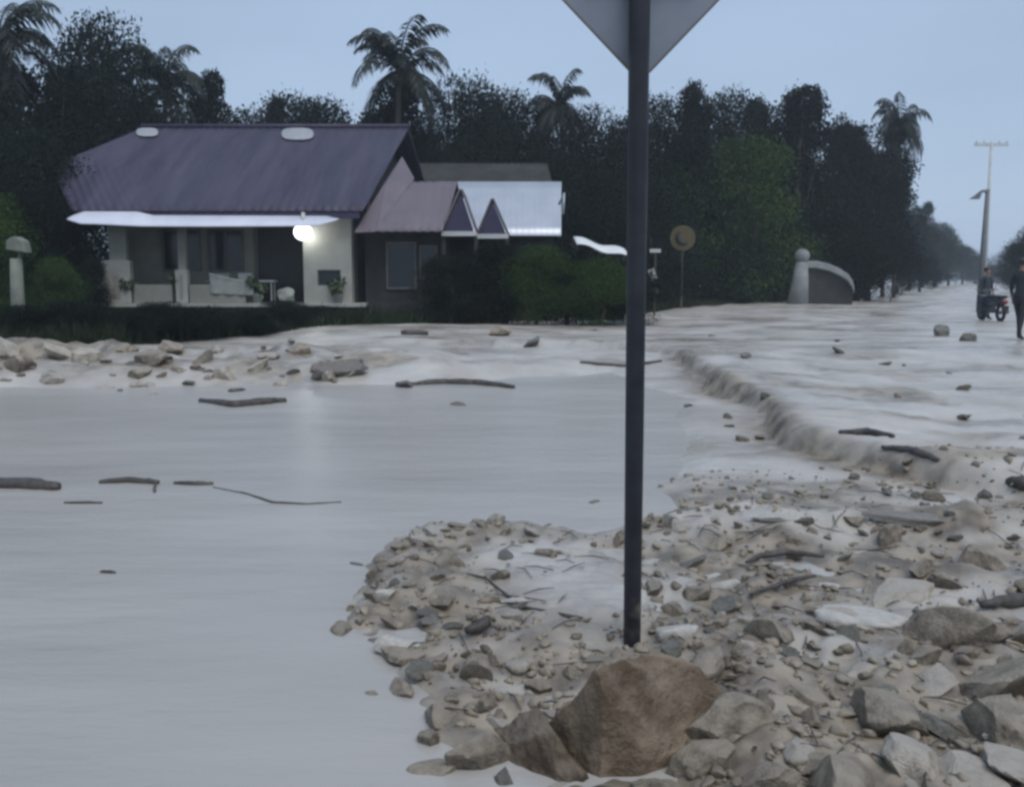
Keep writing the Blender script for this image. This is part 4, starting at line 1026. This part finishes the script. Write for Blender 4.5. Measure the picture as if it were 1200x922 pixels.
# ------------------------------------------------------------------ road furniture and people at the right
q = P(1150, 330, 62); zt = P(1152, 222, 62).z
sl = thing('street_lamp', (q.x, 62, .1), 'grey street lamp with a short arm beside the far road', 'street lamp')
MB().tube([(q.x, 62, -.1), (q.x, 62, 3), (q.x+.08, 62, zt)], [.22, .17, .13], 10).build('pole', M['utility'], sl, True)
MB().tube([(q.x+.08, 62, zt-.1), (q.x-.4, 61.8, zt-.15), (q.x-.75, 61.7, zt-.4)], [.11, .09, .07], 8).build('arm', M['utility'], sl, True)
MB().prism([(q.x-1.15, 61.6, zt-.62), (q.x-.55, 61.6, zt-.62), (q.x-.45, 61.6, zt-.3), (q.x-.7, 61.6, zt-.32)], (0, .25, 0)).build('lamp_head', M['utility'], sl, bevel=.02)
q = P(1153, 330, 120); zt = P(1153, 166, 120).z
up = thing('utility_pole', (q.x, 120, .1), 'tall pale utility pole with a wide crossarm far down the road', 'utility pole')
MB().tube([(q.x, 120, -.2), (q.x, 120, zt)], [.3, .16], 10).build('pole', M['concrete'], up, True)
MB().box(q.x-2.0, q.x+2.0, 119.85, 120.1, zt-.55, zt-.2).build('crossarm', M['concrete'], up)
for k in (-1.8, -.9, .9, 1.8): MB().tube([(q.x+k, 120, zt-.2), (q.x+k, 120, zt+.15)], [.09, .06], 8).build('insulator', M['concrete'], up, True)

def person(loc, rz, label, top_mat, walk=.0, arm=.2, scale=1.0, hood=False):
    J = {}; E = []
    def j(n_, co, r_, par=None):
        J[n_] = (len(J), Vector(co), r_)
        if par: E.append((J[par][0], J[n_][0]))
    j('pelvis', (0,0,.94), (.15,.11)); j('waist', (0,0,1.08), (.135,.10), 'pelvis'); j('chest', (0,.0,1.28), (.165,.115), 'waist'); j('upper', (0,0,1.40), (.13,.09), 'chest')
    j('neck', (0,.01,1.48), (.055,.055), 'upper'); j('chin', (0,-.015,1.545), (.062,.072), 'neck'); j('head', (0,-.005,1.62), (.078,.094), 'chin'); j('crown', (0,.0,1.69), (.062,.075), 'head')
    j('nose', (0,-.10,1.605), (.014,.014), 'head')
    for s, n_ in ((-1, 'r'), (1, 'l')):
        j('sh'+n_, (.17*s,0,1.40), (.06,.06), 'upper'); j('el'+n_, (.23*s,.02,1.13), (.045,.045), 'sh'+n_); j('wr'+n_, (.23*s,-.10*arm*5,.92), (.03,.03), 'el'+n_)
        pv = Vector((.23*s, -.10*arm*5-.02, .85)); j('palm'+n_, pv, (.034,.02), 'wr'+n_)
        for q_, (dx, ln) in enumerate(((-.024,.075),(-.008,.085),(.008,.08),(.024,.062))):
            j('f%d'%q_+n_, pv+Vector((0, dx, -.045)), (.009,.009), 'palm'+n_); j('g%d'%q_+n_, pv+Vector((-.012*s, dx-.01, -.045-ln*.8)), (.008,.008), 'f%d'%q_+n_)
        j('th'+n_, pv+Vector((-.02*s,-.045,-.03)), (.010,.010), 'palm'+n_)
        w_ = walk*s
        j('hip'+n_, (.09*s,0,.86), (.095,.10), 'pelvis'); j('kn'+n_, (.10*s,-.5*w_-.02,.48), (.06,.065), 'hip'+n_); j('an'+n_, (.10*s,-.7*w_+(.06 if w_ < 0 else 0),.09), (.04,.045), 'kn'+n_)
        j('he'+n_, (.10*s,-.7*w_+.03,.04), (.04,.04), 'an'+n_); j('to'+n_, (.12*s,-.7*w_-.16,.03), (.04,.03), 'an'+n_)
    me = bpy.data.meshes.new('body'); me.from_pydata([v[1] for v in J.values()], E, [])
    o = bpy.data.objects.new('body_tmp', me); COL.objects.link(o)
    sk = o.modifiers.new('skin', 'SKIN'); sk.use_smooth_shade = True
    if not me.skin_vertices: me.skin_vertices.new()
    for i, v in enumerate(J.values()): me.skin_vertices[0].data[i].radius = v[2]; me.skin_vertices[0].data[i].use_root = (i == 0)
    o.modifiers.new('sub', 'SUBSURF').levels = 1
    bpy.context.view_layer.update(); dg = bpy.context.evaluated_depsgraph_get()
    nm = bpy.data.meshes.new_from_object(o.evaluated_get(dg)); bpy.data.objects.remove(o)
    nm.materials.clear()
    for k in (top_mat, 'trouser', 'skin', 'shoe'): nm.materials.append(M[k])
    for p in nm.polygons:
        c = p.center
        if c.z > 1.47: p.material_index = 2
        elif abs(c.x) > .17 and c.z < .95: p.material_index = 2
        elif c.z > .92: p.material_index = 0
        elif c.z < .085: p.material_index = 3
        else: p.material_index = 1
        p.use_smooth = True
    t = thing('person', loc, label, 'person')
    b_ = bpy.data.objects.new('body', nm); COL.objects.link(b_); b_.parent = t
    hm = MB()
    hm.ball((0, .022, 1.665), (.094, .108, .10), 16, 10)
    hm.v = [(x, y if y > -.07 else -.07, max(z, 1.60 if y > 0 else 1.655)) for x, y, z in hm.v]
    ho = bpy.data.objects.new('hair', hm.mesh('hair', M['hair'], True)); COL.objects.link(ho); ho.parent = t
    t.rotation_euler.z = rz; t.scale = (scale,)*3
    return t
px_ = (1153-600)/FPX*33
person((px_, 33, Hs(px_, 33)), .3, 'person in dark clothes standing behind the parked motorcycle', 'shirt', .02, .1)
qx = (1190-600)/FPX*21.5
person((qx+.08, 21.5, Hs(qx, 21.5)), 2.2, 'person in black jacket and dark trousers walking on the mud sheet', 'shirt2', .28, .15, 1.02)

# motorcycle seen from behind
mx = (1160-600)/FPX*31.8; my = 31.8; mz = Hs(mx, my)
mc = thing('motorcycle', (mx, my, mz), 'dark motorcycle parked on the mud beside the standing person', 'motorcycle'); O = Vector((mx, my, mz))
def MP(mb, nm, mt, par=None, sm=True, bev=0):
    mb.v = [tuple(Vector(p)+O) for p in mb.v]; return mb.build(nm, M[mt], par or mc, sm, bevel=bev)
for yy in (-.62, .64):
    wh = MP(MB().ring((0, yy, .29), (1, 0, 0), .235, .055, 28, 10), 'wheel', 'rubber')
    MP(MB().ring((0, yy, .29), (1, 0, 0), .18, .018, 28, 6), 'rim', 'mc_metal', wh)
    MP(MB().tube([(-.08, yy, .29), (.08, yy, .29)], .045, 10), 'hub', 'mc_metal', wh)
MP(MB().tube([(0, -.85, .62), (0, -.5, .66), (0, -.1, .60), (0, .3, .62), (0, .52, .80)], [.08, .15, .17, .15, .09], 12), 'body', 'mc')
MP(MB().box(-.14, .14, -.75, .15, .74, .84), 'seat', 'rubber', None, False, .04)
MP(MB().tube([(0, .5, .85), (0, .64, .29)], .05, 8), 'fork', 'mc_metal')
MP(MB().tube([(-.36, .38, 1.02), (-.15, .46, .98), (.15, .46, .98), (.36, .38, 1.02)], .018, 8), 'handlebar', 'mc_metal')
MP(MB().ball((0, .56, .88), (.14, .12, .13)), 'headlamp_cowl', 'mc')
MP(MB().box(-.28, .28, .25, .5, .25, .85), 'leg_shield', 'mc', None, False, .05)
MP(MB().box(-.08, .08, -.9, -.84, .58, .68), 'tail_light', 'red_lens', None, False, .015)
MP(MB().box(-.11, .11, -.9, -.87, .36, .52), 'number_plate', 'wall_dark', None, False, .008)
for s in (-1, 1):
    mr_ = MP(MB().tube([(.26*s, .42, 1.0), (.34*s, .40, 1.2)], .01, 6), 'mirror', 'mc_metal')
    MP(MB().ball((.36*s, .40, 1.24), (.07, .02, .045)), 'glass', 'mc_metal', mr_)
MP(MB().tube([(.16, -.75, .32), (.16, -.1, .28), (.1, .1, .3)], [.05, .045, .03], 10), 'exhaust', 'mc_metal')
MP(MB().tube([(-.1, -.05, .3), (-.28, -.1, .02)], .015, 6), 'stand', 'mc_metal')

# ------------------------------------------------------------------ haze
hm = bpy.data.materials.new('evening haze'); hm.use_nodes = True; hn = hm.node_tree; hn.nodes.clear()
pv = hn.nodes.new('ShaderNodeVolumePrincipled'); pv.inputs['Color'].default_value = (.82, .92, 1.0, 1); pv.inputs['Density'].default_value = .0008; pv.inputs['Anisotropy'].default_value = .1
oo = hn.nodes.new('ShaderNodeOutputMaterial'); hn.links.new(pv.outputs[0], oo.inputs['Volume'])
hzb = MB().box(-420, 420, -30, 420, -2.0, 27).build('haze', hm); tag(hzb, 'thin bluish evening haze over the flooded road', 'haze', kind='stuff')
